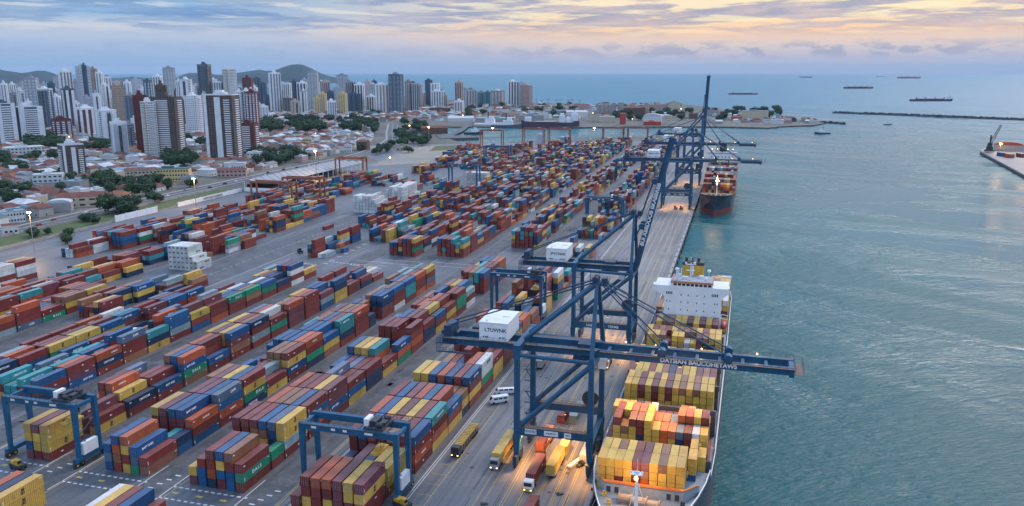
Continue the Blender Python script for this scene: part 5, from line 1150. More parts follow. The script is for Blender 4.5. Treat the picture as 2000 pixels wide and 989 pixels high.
t = truck('yellow covered truck with grey cab, left of the nearest crane leg', -60.6, 193.6, 'steel', L_=15.2, bed='yellow2'); MB().box(-1.3, 2.3, 1.42, 1.3, 17.8, 4.0).build('cover', 'yellow2', t)
t = thing('trailer', 'grey trailer under the yellow container beneath the nearest crane', 'trailer', (RX(-44.9, 195), 192.8, 0), 0, 'trailers under the cranes'); MB().box(-1.2, 0, 1.1, 1.2, 13, 1.4).build('bed', 'steel', t); wheel_set(t, (-1, 1), (2, 9, 10.5, 12))
load('yellow container on the grey trailer beneath the nearest crane', RX(-44.9, 195), 193, 'Y')
t = thing('trailer', 'trailer under the orange-red container, beneath the nearest crane beam', 'trailer', (RX(-50.6, 215), 205, 0), 0, 'trailers under the cranes'); MB().box(-1.2, 0, 1.1, 1.2, 13, 1.4).build('bed', 'dark', t); wheel_set(t, (-1, 1), (2, 9, 10.5, 12))
load('orange-red container behind the white-cabbed lorry under the crane', RX(-50.6, 215), 205.4, 'O')
load('tan container on the apron behind the yellow one beneath the crane', RX(-44.6, 215), 208, 'Y', 6.1, .02); load('brick red container on the apron seen through the nearest crane portal', RX(-49.5, 230), 228, 'R', 6.1, .02)
load('pale grey container on the apron seen through the nearest crane portal', RX(-46, 230), 229, 'C', 12.19, .02); load('white container stood by the seaward crane leg', RX(-37.9, 220), 204, 'W', 12.19, .02)
t = thing('trailer', 'trailer under the dark red container cut by the lower frame edge', 'trailer', (RX(-45.3, 178), 164.5, 0), 0, 'trailers under the cranes'); MB().box(-1.2, 0, 1.1, 1.2, 13, 1.4).build('bed', 'dark', t); wheel_set(t, (-1, 1), (2, 9, 10.5, 12))
load('dark red container on a trailer cut by the lower frame edge', RX(-45.3, 178), 165, 'R')
def van(label, x, y, rz=0, L_=6.4, m='white', H=2.4, grp='white vans parked beside the quayside stacks'):
    t = thing('van', label, 'van', (x, y, .02), rz, grp); mb = MB(); mb.box(-1.05, .0, .45, 1.05, L_, 1.2); mb.box(-.98, .9, 1.2, .98, L_-.1, H); mb.add([(-1, 0.02, 1.2), (1, .02, 1.2), (.96, .9, H), (-.96, .9, H), (-1, .95, 1.2), (1, .95, 1.2)], [(0, 1, 2, 3), (0, 3, 4), (1, 5, 2)])
    b = mb.build('body', m, t); mb = MB(); mb.add([(-.85, .12, 1.35), (.85, .12, 1.35), (.82, .76, H-.12), (-.82, .76, H-.12)], [(0, 1, 2, 3)]); mb.build('windscreen', 'glass', b)
    for s in (-1, 1):
        for k in range(3): MB().box(min(s*.99, s*1.0), 1.2+k*1.6, 1.45, max(s*.99, s*1.0), 2.5+k*1.6, 2.0).build('side_window', 'glass', b)
    wheel_set(t, (-.9, .9), (1.1, L_-1.2), .42); return t
van('white van parked nearer the camera of the two beside the quayside stacks', -75.4, 236.6, -.95); van('white flatbed van parked just behind the other white van', -76.0, 245.0, -1.15, 7.5, H=1.9)
van('small white van parked alone in the wide lane before the cross aisle', -118.9, 398, .3, 5.5)
for (lb, x, y, m, L_) in (('yellow truck standing under the second quay crane', RX(-47.9, 280), 277, 'yellow2', 8), ('dark truck with white hood beside the yellow one under the second crane', RX(-43.8, 280), 278, 'white', 7)):
    truck(lb, x, y, m, L_=L_, bed=m if m == 'yellow2' else 'dark')
t = thing('service_cabin', 'beige service cabin on wheels near the nearest crane stair leg', 'cabin', (-68.2, 271, .02), 0); MB().box(-1.6, 0, .8, 1.6, 7, 3.4).build('body', 'conc', t); MB().box(-1.2, -.04, 1.2, -.2, -.01, 2.9).build('door', 'dark', t); wheel_set(t, (-1.4, 1.4), (1.5, 5.5), .45)
t = thing('yellow_trailer', 'low yellow flat trailer parked inland of the second quay crane', 'trailer', (-75.2, 345, .02), 0); MB().box(-1.3, 0, .9, 1.3, 11, 1.3).build('bed', 'yellow', t); wheel_set(t, (-1, 1), (1.5, 8, 9.5))
def tractor(label, x, y, rz, m='yellow'):
    t = thing('terminal_tractor', label, 'tractor', (x, y, .02), rz, 'small yard tractors'); MB().box(-1.2, 0, .8, 1.2, 4.6, 1.5).build('chassis', 'dark', t); mb = MB(); mb.box(-1.0, .6, 1.5, .2, 2.0, 3.0); cb = mb.build('cab', m, t); MB().box(-.9, .55, 2.0, .1, .59, 2.8).build('windscreen', 'glass', cb)
    MB().box(-.9, 2.4, 1.5, .9, 4.4, 2.3).build('engine_cover', m, t); wheel_set(t, (-1.1, 1.1), (.9, 3.6), .75)
tractor('yellow wheeled tractor in front of the yellow stack under the left gantry', -182.5, 158.6, 1.3); tractor('yellow tractor at the lower frame edge inland of the quay road', -74.5, 168.3, 1.2)
tractor('orange tractor lit on the apron before the dark-bowed ship', -51.5, 640, 0, 'orange'); tractor('orange tractor lit on the apron next to the other one', -47.2, 641, 0, 'orange'); tractor('yellow tractor on the apron far under the third quay crane', -44, 702, .2)
tractor('grey tractor on the apron beside the white-bridged ship', RX(-33, 302)-.6, 300, -1.0, 'steel'); tractor('dark reach tractor by the row of stacks in the open western lane', -250, 420, .8, 'dark')
t = thing('spreader_beam', 'white spreader beam lying on the apron under the nearest crane', 'spreader', (RX(-41.4, 205), 200, .02), -.35); MB().box(-.5, 0, .2, .5, 7, .9).build('beam', 'white', t); MB().tube((1.6, 3.6, .5), (1.6, 4.4, .5), .9, 12).box(1.2, 2, .1, 2.2, 6, .6).build('hoist_block', 'dark', t)
for k, (x, y) in enumerate([(-41, 186), (-57.2, 272), (-58, 176)]): o = thing('debris_pile', ['small dark heap on the apron before the nearest crane', 'small dark heap beyond the crane stair leg', 'small dark heap at the lower apron edge'][k], 'debris', (x, y, .02)); MB().ball((0, 0, .2), .7, sz=.5).ball((.8, .4, .1), .5, sz=.5).build('heap', 'dark', o)
# small bollards along the quay cope
mbm = MB().tube((0, 0, 0), (0, 0, .5), .22, 8).tube((0, 0, .5), (0, 0, .62), .34, 8).mesh('bollard', 'dark')
for k in range(60):
    y = 120+k*14; o = link('bollard', mbm, None, (QX(y)-.7, y, .3)); tag(o, 'small black mooring bollard on the quay edge kerb', 'bollard', 'bollards on the quay edge')
# rubber fenders on the quay wall
mbm = MB().box(-.2, -1.2, -2.6, .45, 1.2, -.4).mesh('fender', 'black')
for k in range(50): y = 300+k*15; o = link('fender', mbm, None, (QX(y)+.4, y, 0)); tag(o, 'black rubber fender hung on the quay wall face', 'fender', 'fenders on the quay wall')
# ================================================================== tall lamp masts
def mast(label, x, y, h, e=9000, big=1., lit=True, pole=.28):
    t = thing('lamp_mast', label, 'lamp', (x, y, 0), 0, 'tall yard lamp masts'); MB().tube((0, 0, 0), (0, 0, h), pole, 8, r2=pole*.6).build('pole', 'steel', t)
    if not lit: return
    hd = MB().box(-1.6, -.3, h-.1, 1.6, .3, h+.25).build('lamp_head', 'dark', t)
    for q in (-1.3, -.45, .45, 1.3): MB().ball((q, -.35, h), .30*big).build('lens', 'lamp_far', hd)
    pl = point_lamp('mast_light', (x, y-1.5, h-.6), e, .6); pl.parent = t; pl.location = (0, -1.5, h-.6)
for (lb, u, vb, vt) in [('lamp mast on the verge at far left, lit yellow', 67, 492, 415), ('lit lamp mast beside the boundary wall above the western stacks', 383, 403, 349), ('brightest lamp mast, in front of the long shed', 619, 358, 295), ('lit lamp mast at the sandy lot', 838, 291, 248), ('thin lit lamp mast by the basin left of the orange gantries', 963, 282, 250)]:
    x, y = at(u, vb); mast(lb, x, y, zat(x, y, vt), 14000 if vt > 290 else 9000, 1.3 if vb < 360 else 1.)
for (lb, u, vb, vt, lit) in [('lit lamp mast at the basin edge, middle of the water', 1160, 280, 250, True), ('unlit mast at the basin edge beside the freighter', 1137, 274, 236, False), ('unlit pole by the pale blue tanks', 1108, 281, 256, False), ('unlit mast in the open lane near the white stacks', 867, 352, 325, False), ('unlit mast left of the far blue gantry', 960, 322, 272, False), ('unlit mast among the far stacks', 999, 335, 308, False), ('unlit mast between the near middle stacks', 889, 440, 410, False)]:
    x, y = at(u, vb); mast(lb, x, y, zat(x, y, vt), 9000, 1.2, lit)
# ================================================================== shed, walls
xs0, xs1, ys0, ys1 = -432, -397, 636, 806
t = thing('long_shed', 'long open-sided shed with white ribbed roof beside the expressway', 'shed', (0, 0, 0))
nb = 4; wb_ = (xs1-xs0)/nb
for k in range(nb):
    a = xs0+k*wb_; mb = MB(); n = 17
    for j in range(n):
        y0 = ys0+j*(ys1-ys0)/n; y1 = y0+(ys1-ys0)/n-.9
        mb.add([(a, y0, 9.2), (a+wb_/2, y0, 11.0), (a+wb_, y0, 9.2), (a, y1, 9.2), (a+wb_/2, y1, 11.0), (a+wb_, y1, 9.2), (a, y0, 8.9), (a+wb_, y0, 8.9), (a, y1, 8.9), (a+wb_, y1, 8.9)], [(0, 1, 4, 3), (1, 2, 5, 4), (6, 7, 2, 1, 0), (3, 4, 5, 9, 8)])
        mb.add([(a+.3, y1, 9.0), (a+wb_-.3, y1, 9.0), (a+wb_-.3, y1+.9, 9.0), (a+.3, y1+.9, 9.0)], [(0, 1, 2, 3)], 1)
    mb.build('roof', [paint('shed_roof_sheet', (.27, .285, .31), .5, .12, .15, (.25, .2, .16), .4), 'dark'], t)
for k in range(18): y = ys0+k*(ys1-ys0)/17; MB().box(xs1-.4, y-.25, 0, xs1, y+.25, 9.0).build('column', 'white', t); MB().box(xs0, y-.25, 0, xs0+.4, y+.25, 9.0).build('column', 'white', t)
MB().box(xs0+1, ys0+2, 0, xs0+1.4, ys1, 6.0).build('back_wall', 'dark', t); MB().box(xs1-1.2, ys0+36, 0, xs1-.9, ys1-2, 2.6).build('side_wall', 'yellow2', t); MB().box(xs0, ys0-.4, 0, xs1-3, ys0, 3.6).build('end_wall', 'white', t)
def wall(label, pts, h, m='conc', wd=.4, name='boundary_wall'):
    mb = MB()
    for a, b in zip(pts, pts[1:]): mb.bar((*a, h/2), (*b, h/2), wd, h)
    d = (Vector(pts[-1])-Vector(pts[0])); n = int(d.length/9)
    o = mb.build(name, m)
    for k in range(n+1): p = Vector(pts[0])+d*k/max(n, 1); MB().box(p.x-.35, p.y-.35, 0, p.x+.35, p.y+.35, h+.35).build('pier', m, o)
    return tag(o, label, 'wall')
wall('low pale wall between verge and yard at far left', [(-429, 372), (-430, 470)], 1.8); wall('white boundary wall behind the western stacks, tall near stretch', [(-431, 476), (-431.5, 520)], 4.5, 'white'); 
wall('long white lettered boundary wall leading to the shed', [(-432, 545), (-433, 632)], 3.4, 'white')
o = link('lettering', text_mesh('PORTO SANTO DOMARO', 2.2, mat='black_t'), bpy.data.objects['boundary_wall.002'], (-431.7, 590, 1.8)); o.rotation_euler = (math.pi/2, 0, math.pi/2)
wall('pale retaining wall along the expressway outside the verge', [(-463, 300), (-463, 640)], 1.5)
# ================================================================== trees
def crown_mesh(seed, n=330, lobes=7):
    r_ = random.Random(seed); mb = MB(); L_ = []
    for k in range(lobes): a = r_.uniform(0, 6.28); d = r_.uniform(.1, .62); L_.append((d*math.cos(a), d*math.sin(a), r_.uniform(.42, .92), r_.uniform(.30, .46)))
    L_.append((0, 0, .7, .5))
    for (x, y, z, rr) in L_:           # dark inner masses
        b = len(mb.v); mb.ball((x, y, z), rr*.74, n=4)
        for i in range(b, len(mb.v)): p = mb.v[i]; k = 1+.35*noise.noise(Vector(p)*3+Vector((seed, 0, 0))); mb.v[i] = (x+(p[0]-x)*k, y+(p[1]-y)*k, z+(p[2]-z)*k)
    for k in range(n):
        x, y, z, rr = r_.choice(L_); d = Vector((r_.gauss(0, 1), r_.gauss(0, 1), r_.gauss(.25, 1))).normalized(); p = Vector((x, y, z))+d*rr*r_.uniform(.72, 1.12)
        s = r_.uniform(.05, .11); q = d.to_track_quat('Z', 'Y') @ Matrix.Rotation(r_.uniform(-.9, .9), 3, 'X').to_quaternion()
        vs = [p+q @ Vector((s*a, s*b_, 0)) for a, b_ in ((-1, -.6), (1, -.8), (.8, .9), (-.7, .8))]
        mb.add(vs, [(0, 1, 2, 3)], r_.choice((0, 0, 1)))
    return mb.mesh('crown', ['leaf_d', 'leaf_l'])
M['leaf_d'] = paint('foliage_dark', (.022, .058, .022), .9, .45, 2.2, (.045, .06, .02), .4); M['leaf_l'] = paint('foliage_light', (.040, .085, .030), .85, .4, 3.1, (.03, .06, .02), .4)
CR = [crown_mesh(s) for s in (1, 2, 3, 4, 5)]
def palm_mesh():
    mb = MB()
    for k in range(11):
        a = k*6.28/11; p0 = Vector((0, 0, 1)); 
        for j in range(3):
            p1 = p0+Vector((math.cos(a)*.17, math.sin(a)*.17, (.06, -.04, -.13)[j])); sd = Vector((-math.sin(a), math.cos(a), 0))*.045*(3-j)/2
            mb.add([p0-sd, p0+sd, p1+sd*.7, p1-sd*.7], [(0, 1, 2, 3)]); p0 = p1
    return mb.mesh('crown', 'leaf_d')
PALM = palm_mesh()
TRK = MB().tube((0, 0, -.02), (0, 0, .5), .05, 6, r2=.035).tube((0, 0, .34), (.26, .1, .62), .026, 5, r2=.014).tube((0, 0, .32), (-.22, .15, .62), .024, 5, r2=.012).tube((0, 0, .4), (.02, -.25, .66), .022, 5, r2=.012).mesh('trunk', 'trunk')
PTRK = MB().tube((0, 0, 0), (.02, .01, 1), .03, 6, r2=.02).mesh('trunk', 'trunk')
TREES = []
def tree(x, y, s, label, group, palm=False, z=0):
    t = thing('palm_tree' if palm else 'tree', label, 'tree', (x, y, z), rnd.uniform(0, 6.28), group, (s, s, s*rnd.uniform(.72, 1.0)) if not palm else (s, s, s))
    link('trunk', PTRK if palm else TRK, t); link('crown', PALM if palm else rnd.choice(CR), t); TREES.append((x, y, s))
# ================================================================== high-rise towers
def facade(name, wall_, glass, fh=3.1, bw=3.4, wz=(.38, .86), wx=(.22, .78), band=False):
    m = MT(name); v = m.coords('Object'); s = m.n('ShaderNodeSeparateXYZ'); m.l(v, s.inputs[0]); g = m.n('ShaderNodeTexCoord'); ns = m.n('ShaderNodeSeparateXYZ'); m.l(g.outputs['Normal'], ns.inputs[0])
    isx = m.ma('GREATER_THAN', m.ma('ABSOLUTE', ns.outputs[0]), .5); h = m.ma('ADD', m.ma('MULTIPLY', isx, s.outputs[1]), m.ma('MULTIPLY', m.ma('SUBTRACT', 1., isx), s.outputs[0]))
    fz = m.ma('FRACT', m.ma('DIVIDE', s.outputs[2], fh)); fx = m.ma('FRACT', m.ma('DIVIDE', h, bw))
    inz = m.ma('MULTIPLY', m.ma('GREATER_THAN', fz, wz[0]), m.ma('LESS_THAN', fz, wz[1]))
    f = inz if band else m.ma('MULTIPLY', inz, m.ma('MULTIPLY', m.ma('GREATER_THAN', fx, wx[0]), m.ma('LESS_THAN', fx, wx[1])))
    f = m.ma('MULTIPLY', f, m.ma('LESS_THAN', m.ma('ABSOLUTE', ns.outputs[2]), .5))
    n1 = m.noise(v, .06, 4); n2 = m.noise(m.coords('Object', scale=(1, 1, .05)), .9, 4, .7)
    w2_ = m.mix(m.ramp(n1, [(.3, 0), (.7, 1)]), tuple(c*.88 for c in wall_), wall_); w2_ = m.mix(m.ma('MULTIPLY', m.ramp(n2, [(.5, 0), (.75, 1)]), .30), w2_, tuple(c*.55 for c in wall_))
    cell = m.n('ShaderNodeTexWhiteNoise'); cv = m.n('ShaderNodeCombineXYZ'); m.l(m.ma('FLOOR', m.ma('DIVIDE', h, bw)), cv.inputs[0]); m.l(m.ma('FLOOR', m.ma('DIVIDE', s.outputs[2], fh)), cv.inputs[1]); m.l(cv.outputs[0], cell.inputs[0])
    gl = m.mix(cell.outputs[0], tuple(c*.5 for c in glass), tuple(min(1, c*1.7) for c in glass)); m.base(m.mix(f, w2_, gl)); m.rough(m.ma('SUBTRACT', .75, m.ma('MULTIPLY', f, .5)))
    return m.m
FC = {'w': ((.74, .75, .76), (.10, .13, .17)), 'c': ((.52, .44, .33), (.12, .11, .10)), 'g': ((.30, .32, .35), (.05, .07, .10)), 'b': ((.07, .12, .17), (.03, .05, .08)), 'n': ((.105, .075, .062), (.06, .05, .05)), 'r': ((.15, .035, .032), (.10, .05, .05)), 't': ((.34, .24, .18), (.10, .08, .07)), 'p': ((.50, .38, .36), (.16, .12, .13)), 'y': ((.60, .46, .22), (.16, .13, .09)), 'e': ((.05, .20, .21), (.02, .09, .11)), 'k': ((.035, .04, .05), (.09, .10, .12)), 's': ((.42, .46, .50), (.07, .10, .14))}
for k, (a, b) in FC.items(): M['F'+k] = facade('facade_'+k, a, b); M['B'+k] = facade('facade_banded_'+k, a, b, 3.1, 3.4, (.45, .92), band=True); M['P'+k] = paint('render_'+k, a, .8, .10, .05, tuple(c*.5 for c in a), .3)
CNAME = {'w': 'white', 'c': 'cream', 'g': 'grey', 'b': 'dark blue', 'n': 'dark brown', 'r': 'brick red', 't': 'tan', 'p': 'pale pink', 'y': 'yellow', 'e': 'teal glass', 'k': 'black', 's': 'silver-blue'}
NT = [0]
def tower(u0, u1, vt, vb, c1, style='grid', c2='k', rot=None, k=.8, near=False, lab=None, name='tower_block', fl=None, grp='high-rise towers of the city'):
    x, y = at((u0+u1)/2, vb); _, _, zc = P(x, y, 0); Wp = (u1-u0)*zc/FOC
    r_ = random.Random(int(u0*7+vt)); a = R(r_.choice((-24, 22, 28, -18, 34))) if rot is None else R(rot)
    w_ = Wp/(math.cos(a)+k*abs(math.sin(a))); d = w_*k; H = zat(x, y, vt); NT[0] += 1
    view = math.atan2(-x, y)
    t = thing(name, lab or '', 'building', (x+math.sin(-view)*-d*.0, y, 0), view+a, grp); t['u'] = (u0+u1)/2
    hx, hy = w_/2, d/2
    mats = ('B' if style == 'band' else 'F')+c1
    mb = MB()
    notch = w_*.07
    if style in ('grid', 'band', 'plain'): # chamfered plan: cross-shaped block, so corners read
        mb.prism([(-hx, -hy+notch), (-hx+notch, -hy+notch), (-hx+notch, -hy), (hx-notch, -hy), (hx-notch, -hy+notch), (hx, -hy+notch), (hx, hy), (-hx, hy)], 0, H)
        mb.build('body', mats if style != 'plain' else 'P'+c1, t)
        for q in ((-.0,) if w_ < 14 else (-.28, .28)):   # projecting bays
            bw_ = w_*.13; MB().box(q*w_-bw_, -hy-w_*.045, 2, q*w_+bw_, -hy-.02, H-2.5).build('projecting_bay', 'P'+(c2 if c2 != 'k' else c1), t)
        s = 1 if a < 0 else -1
        MB().box(min(s*hx, s*(hx+w_*.04)), -d*.16, 2, max(s*hx+s*.0, s*(hx+w_*.04)), d*.16, H-2).build('side_bay', 'P'+(c2 if c2 != 'k' else c1), t)
        MB().box(-w_*.10, -hy-w_*.05, 3, w_*.10, -hy-w_*.046, H-4).build('window_strip', 'Bk', t)
    elif style == 'strip':
        mb.box(-hx, -hy, 0, hx, hy, H); mb.build('body', 'P'+c1, t); n = 3 if w_ > 16 else 2
        for j in range(n): q = (-.5+(j+.5)/n)*w_; MB().box(q-w_*.09, -hy-.10, 2.5, q+w_*.09, -hy-.02, H-2.5).build('window_strip', 'B'+c2, t)
        for sx in (-1, 1): MB().box(min(sx*(hx+.02), sx*(hx+.1)), -d*.28, 2.5, max(sx*(hx+.02), sx*(hx+.1)), d*.05, H-2.5).build('window_strip', 'B'+c2, t)
        MB().box(-hx-.25, -hy-.35, 0, -hx+w_*.06, -hy+d*.1, H+1.5).build('fin', 'P'+c1, t)
    elif style == 'balcony':
        mb.box(-hx, -hy, 0, hx, hy, H); mb.build('body', 'F'+c2, t); n = fl or max(6, min(34, int(H/3.3))); fh = (H-4)/n
        b0 = MB().box(-w_*.245, -hy-1.5, 0, w_*.245, -hy-.02, fh*.50).mesh('balcony', 'P'+c1)
        for j in range(n): link('balcony', b0, t, (0, 0, 2.5+j*fh))
        for q in (-.36, .36): MB().box(q*w_-w_*.11, -hy-.55, 0, q*w_+w_*.11, -hy-.02, H+1.2).build('fin', 'P'+c1 if near else 'F'+c1, t)
        s = 1 if a < 0 else -1; b1 = MB().box(min(s*hx, s*(hx+1.3)), -hy*.5, 0, max(s*hx, s*(hx+1.3)), hy*.5, fh*.40).mesh('balcony', 'P'+c1)
        for j in range(n): link('balcony', b1, t, (0, 0, 2.5+j*fh))
    elif style == 'fins':
        mb.box(-hx, -hy, 0, hx, hy, H); mb.build('body', 'F'+c2, t); n = fl or 24; fh = (H-6)/n
        for q in (-.44, -.02): MB().box(q*w_-w_*(.05 if q < -.3 else .10), -hy-.8, 0, q*w_+w_*(.05 if q < -.3 else .10), -hy-.02, H-(0 if q < -.3 else 2)).build('fin', 'P'+c1, t)
        b0 = MB().box(w_*.20, -hy-1.3, 0, hx*.80, -hy-.02, fh*.45).mesh('balcony', 'P'+c1)
        for j in range(n): link('balcony', b0, t, (0, 0, 2.5+j*fh))
        b1 = MB().box(-hx-1.2 if a > 0 else hx, -hy*.45, 0, -hx if a > 0 else hx+1.2, hy*.45, fh*.42).mesh('balcony', 'P'+c1)
        for j in range(n): link('balcony', b1, t, (0, 0, 2.5+j*fh))
    ph_ = MB(); ph_.box(-hx*.45, -hy*.4, H, hx*.35, hy*.5, H+r_.uniform(2.5, 4.5)); ph_.box(-hx*.35, -hy*.3, H, hx*.15, hy*.3, H+r_.uniform(5, 7)); ph_.build('roof_house', 'P'+(c2 if r_.random() < .3 and c2 != 'k' else c1), t)
    pp = MB(); 
    for (a0, b0_, a1, b1_) in ((-hx, -hy+notch, hx, -hy+notch), (hx-.2, -hy+notch, hx-.2, hy), (-hx+.2, -hy+notch, -hx+.2, hy), (-hx, hy-.2, hx, hy-.2)): pp.bar((a0, b0_, H+.55), (a1, b1_, H+.55), .3, 1.1)
    pp.build('parapet', 'P'+c1, t)
    TW.append((t, (u0+u1)/2, vt, vb, c1, c2, style, H, x, y, w_)); return t
TW = []
# front rank: (u0,u1,v_top,v_base,colour,style,second colour)
tower(-6, 36, 203, 283, 'w', 'balcony', 'b', 20, near=True); tower(31, 88, 209, 279, 'w', 'balcony', 'b', 22, near=True); tower(105, 141, 233, 270, 'r', 'strip', 'w', 18)
tower(153, 195, 211, 268, 'w', 'strip', 'r', 26); tower(193, 233, 216, 280, 'w', 'grid', 'w', 20); tower(190, 204, 184, 276, 'w', 'plain', 's', 10)
tower(222, 253, 239, 306, 'w', 'plain', 's', 15, .5); tower(247, 266, 243, 293, 'g', 'band', 'k', 20); tower(122, 168, 283, 347, 'w', 'fins', 'n', 16, fl=14, near=True)
tower(270, 296, 187, 298, 'r', 'plain', 'r', 12, .5); tower(284, 312, 200, 306, 'w', 'balcony', 'c', 30, fl=30); 
tower(302, 364, 191, 303, 'n', 'balcony', 'n', -24, near=True, fl=26)
for o in TW[-1][0].children:
    if o.name.startswith('balcony'): o.data.materials.clear(); o.data.materials.append(M['Pw'])
    if o.name.startswith('fin'): o.data.materials.clear(); o.data.materials.append(M['Fn'])
tower(315, 337, 168, 300, 'n', 'plain', 'n', -24, .5); tower(366, 398, 188, 262, 'w', 'balcony', 'w', -26); tower(408, 475, 186, 311, 'w', 'fins', 'n', -20, fl=27, near=True)
tower(470, 508, 242, 298, 'r', 'balcony', 'r', -24, fl=12)
for o in TW[-1][0].children:
    if o.name.startswith('balcony'): o.data.materials.clear(); o.data.materials.append(M['Pw'])
tower(259, 274, 232, 267, 'w', 'plain', 'w', 10, .5); tower(354, 366, 196, 250, 'r', 'plain', 'r', 10)
# second rank and skyline
SK = '''0 9 150 252 w grid w|12 24 164 248 w strip g|27 40 182 250 g grid g|44 56 178 246 w grid w|58 84 153 240 g strip w|82 110 174 252 w band b|88 100 164 236 s grid s|101 114 163 232 b grid b|108 124 188 246 w strip g|126 150 139 240 w strip g|128 152 174 250 b band w|
150 162 160 236 g strip w|160 186 130 240 s strip w|172 181 128 246 b grid b|184 199 135 230 t strip t|196 210 142 232 w strip g|204 222 166 246 w grid w|210 224 151 228 w strip g|226 250 168 248 t strip c|228 238 176 240 w grid w|248 262 161 230 w strip s|250 274 187 262 g band b|264 282 156 236 s strip w|277 290 174 236 w strip g|288 304 158 240 b strip w|
306 324 149 232 w strip g|326 348 133 222 g strip w|344 352 178 230 n grid n|350 362 158 240 w strip g|358 382 156 246 w band k|384 394 168 236 w grid w|394 420 127 236 b balcony t|418 436 160 236 w strip g|436 446 163 226 b grid b|442 468 136 238 w balcony c|466 474 192 240 c grid c|479 499 153 236 r strip n|470 480 178 236 b grid b|474 497 178 242 w band b|484 509 180 262 r strip w|504 514 205 232 w grid w|508 524 163 218 b grid b|516 530 187 220 b strip b|508 526 208 240 w strip w|529 552 143 222 w strip g|539 557 199 220 y grid y|
548 562 180 214 t grid t|556 572 163 216 w strip g|555 575 193 222 n strip g|569 587 198 227 c grid c|572 583 159 212 b grid b|582 604 162 212 w strip k|588 602 178 222 s grid w|604 626 141 218 g strip w|596 616 177 216 s strip w|615 629 191 224 y strip y|624 640 184 222 y strip c|630 646 160 214 p strip r|640 658 198 231 w strip g|641 655 180 214 b grid b|652 672 172 214 s strip w|660 682 147 212 g strip w|662 680 183 225 y strip y|676 692 160 214 g strip n|678 706 184 221 b band k|690 700 166 214 n grid n|694 714 165 220 w strip k|714 727 160 214 p strip w|717 736 188 220 w strip n|724 738 166 218 g strip w|734 760 165 223 w strip p|746 760 172 222 p strip w|
761 790 146 223 b strip g|792 806 160 221 t strip w|800 818 163 221 s strip n|815 826 166 214 p grid p|818 832 180 212 w strip t|831 846 157 212 b grid b|838 860 163 212 w strip s|842 862 178 213 w strip g|858 870 178 212 w strip t|866 874 186 212 c grid c|889 906 161 216 p strip n|888 907 198 224 w strip t|898 914 173 212 g grid g|908 932 176 213 s strip t|932 948 180 210 g grid e|947 958 180 208 e band e|959 986 178 207 t strip w|991 1014 159 208 w strip k|1012 1028 162 208 s strip w|1016 1040 168 210 t strip p'''
sk = [q.split() for q in SK.replace('\n', '').split('|') if q.strip()]
for q in sk: tower(*[float(z) for z in q[:4]], q[4], q[5], q[6])
r_ = random.Random(5)
for k in range(75):        # low rear rank peeping between the others
    u = r_.uniform(0, 760); vb = r_.uniform(196, 214); wd_ = r_.uniform(9, 16); tower(u, u+wd_, vb-r_.uniform(18, 48), vb, r_.choice('wwwgstcbp'), r_.choice(('grid', 'strip', 'strip')), r_.choice('wgks'))
for k in range(46):
    u = r_.uniform(0, 520); vb = r_.uniform(222, 252); wd_ = r_.uniform(8, 15); tower(u, u+wd_, vb-r_.uniform(38, 66), vb, r_.choice('wwwwwsgc'), r_.choice(('grid', 'strip', 'strip', 'band')), r_.choice('wgsk'))
# labels of the towers: look first, then order along the skyline
STN = {'grid': 'gridded windows', 'band': 'horizontal window bands', 'plain': 'blank walls', 'strip': 'vertical window strips', 'balcony': 'stacked balconies', 'fins': 'tall side fins'}
for i, q in enumerate(sorted(TW, key=lambda q: q[1])):
    t, u, vt, vb, c1, c2, stl, H, x, y, w_ = q; rank = 'front' if vb > 255 else 'middle' if vb > 225 else 'rear'
    t['label'] = f"{CNAME[c1]} {rank}-rank tower with {STN[stl]}, {ordn(i)} of all towers from the left"
    del t['u']
# ================================================================== low city: houses, halls, trees
RC_ = [('terracotta', paint('roof_terracotta', (.16, .055, .038), .85, .3, .25, (.08, .04, .03), .5)), ('pale metal', paint('roof_pale', (.50, .52, .54), .6, .15, .2, (.3, .25, .2), .4)), ('brown tiled', paint('roof_brown', (.14, .07, .05), .85, .3, .3)), ('grey', paint('roof_grey', (.20, .21, .22), .8, .2, .2)), ('orange tiled', paint('roof_orange', (.26, .095, .045), .85, .25, .3)), ('bluish', paint('roof_blue', (.22, .33, .38), .6, .2, .2))]
WC_ = [('white', paint('wall_white', (.62, .62, .60), .85, .1, .3, (.3, .28, .25), .4)), ('cream', paint('wall_cream', (.52, .44, .32), .85, .1, .3)), ('grey', paint('wall_grey', (.30, .30, .30), .85, .1, .3)), ('pink', paint('wall_pink', (.45, .30, .27), .85, .1, .3))]
HOUSES = []
def house_geo(w_, d, h, kind):
    wl_, rf = MB(), MB(); wl_.box(-w_/2, -d/2, 0, w_/2, d/2, h); o = .6; rh = w_*.20
    if kind == 'gable':
        rf.add([(-w_/2-o, -d/2-o, h-.1), (0, -d/2-o, h+rh), (w_/2+o, -d/2-o, h-.1), (-w_/2-o, d/2+o, h-.1), (0, d/2+o, h+rh), (w_/2+o, d/2+o, h-.1)], [(0, 1, 4, 3), (1, 2, 5, 4), (0, 2, 1), (3, 4, 5), (0, 3, 5, 2)])
    elif kind == 'hip':
        q = d*.28; rf.add([(-w_/2-o, -d/2-o, h-.1), (w_/2+o, -d/2-o, h-.1), (w_/2+o, d/2+o, h-.1), (-w_/2-o, d/2+o, h-.1), (0, -q, h+rh), (0, q, h+rh)], [(0, 1, 4), (1, 2, 5, 4), (2, 3, 5), (3, 0, 4, 5), (3, 2, 1, 0)])
    else:
        rf.box(-w_/2-.1, -d/2-.1, h, w_/2+.1, d/2+.1, h+.25); rf.box(-w_/2, -d/2, h+.25, -w_/2+.3, d/2, h+.9); rf.box(w_/2-.3, -d/2, h+.25, w_/2, d/2, h+.9); rf.box(-w_*.1, -d*.1, h+.25, w_*.15, d*.2, h+2.0)
    return wl_, rf
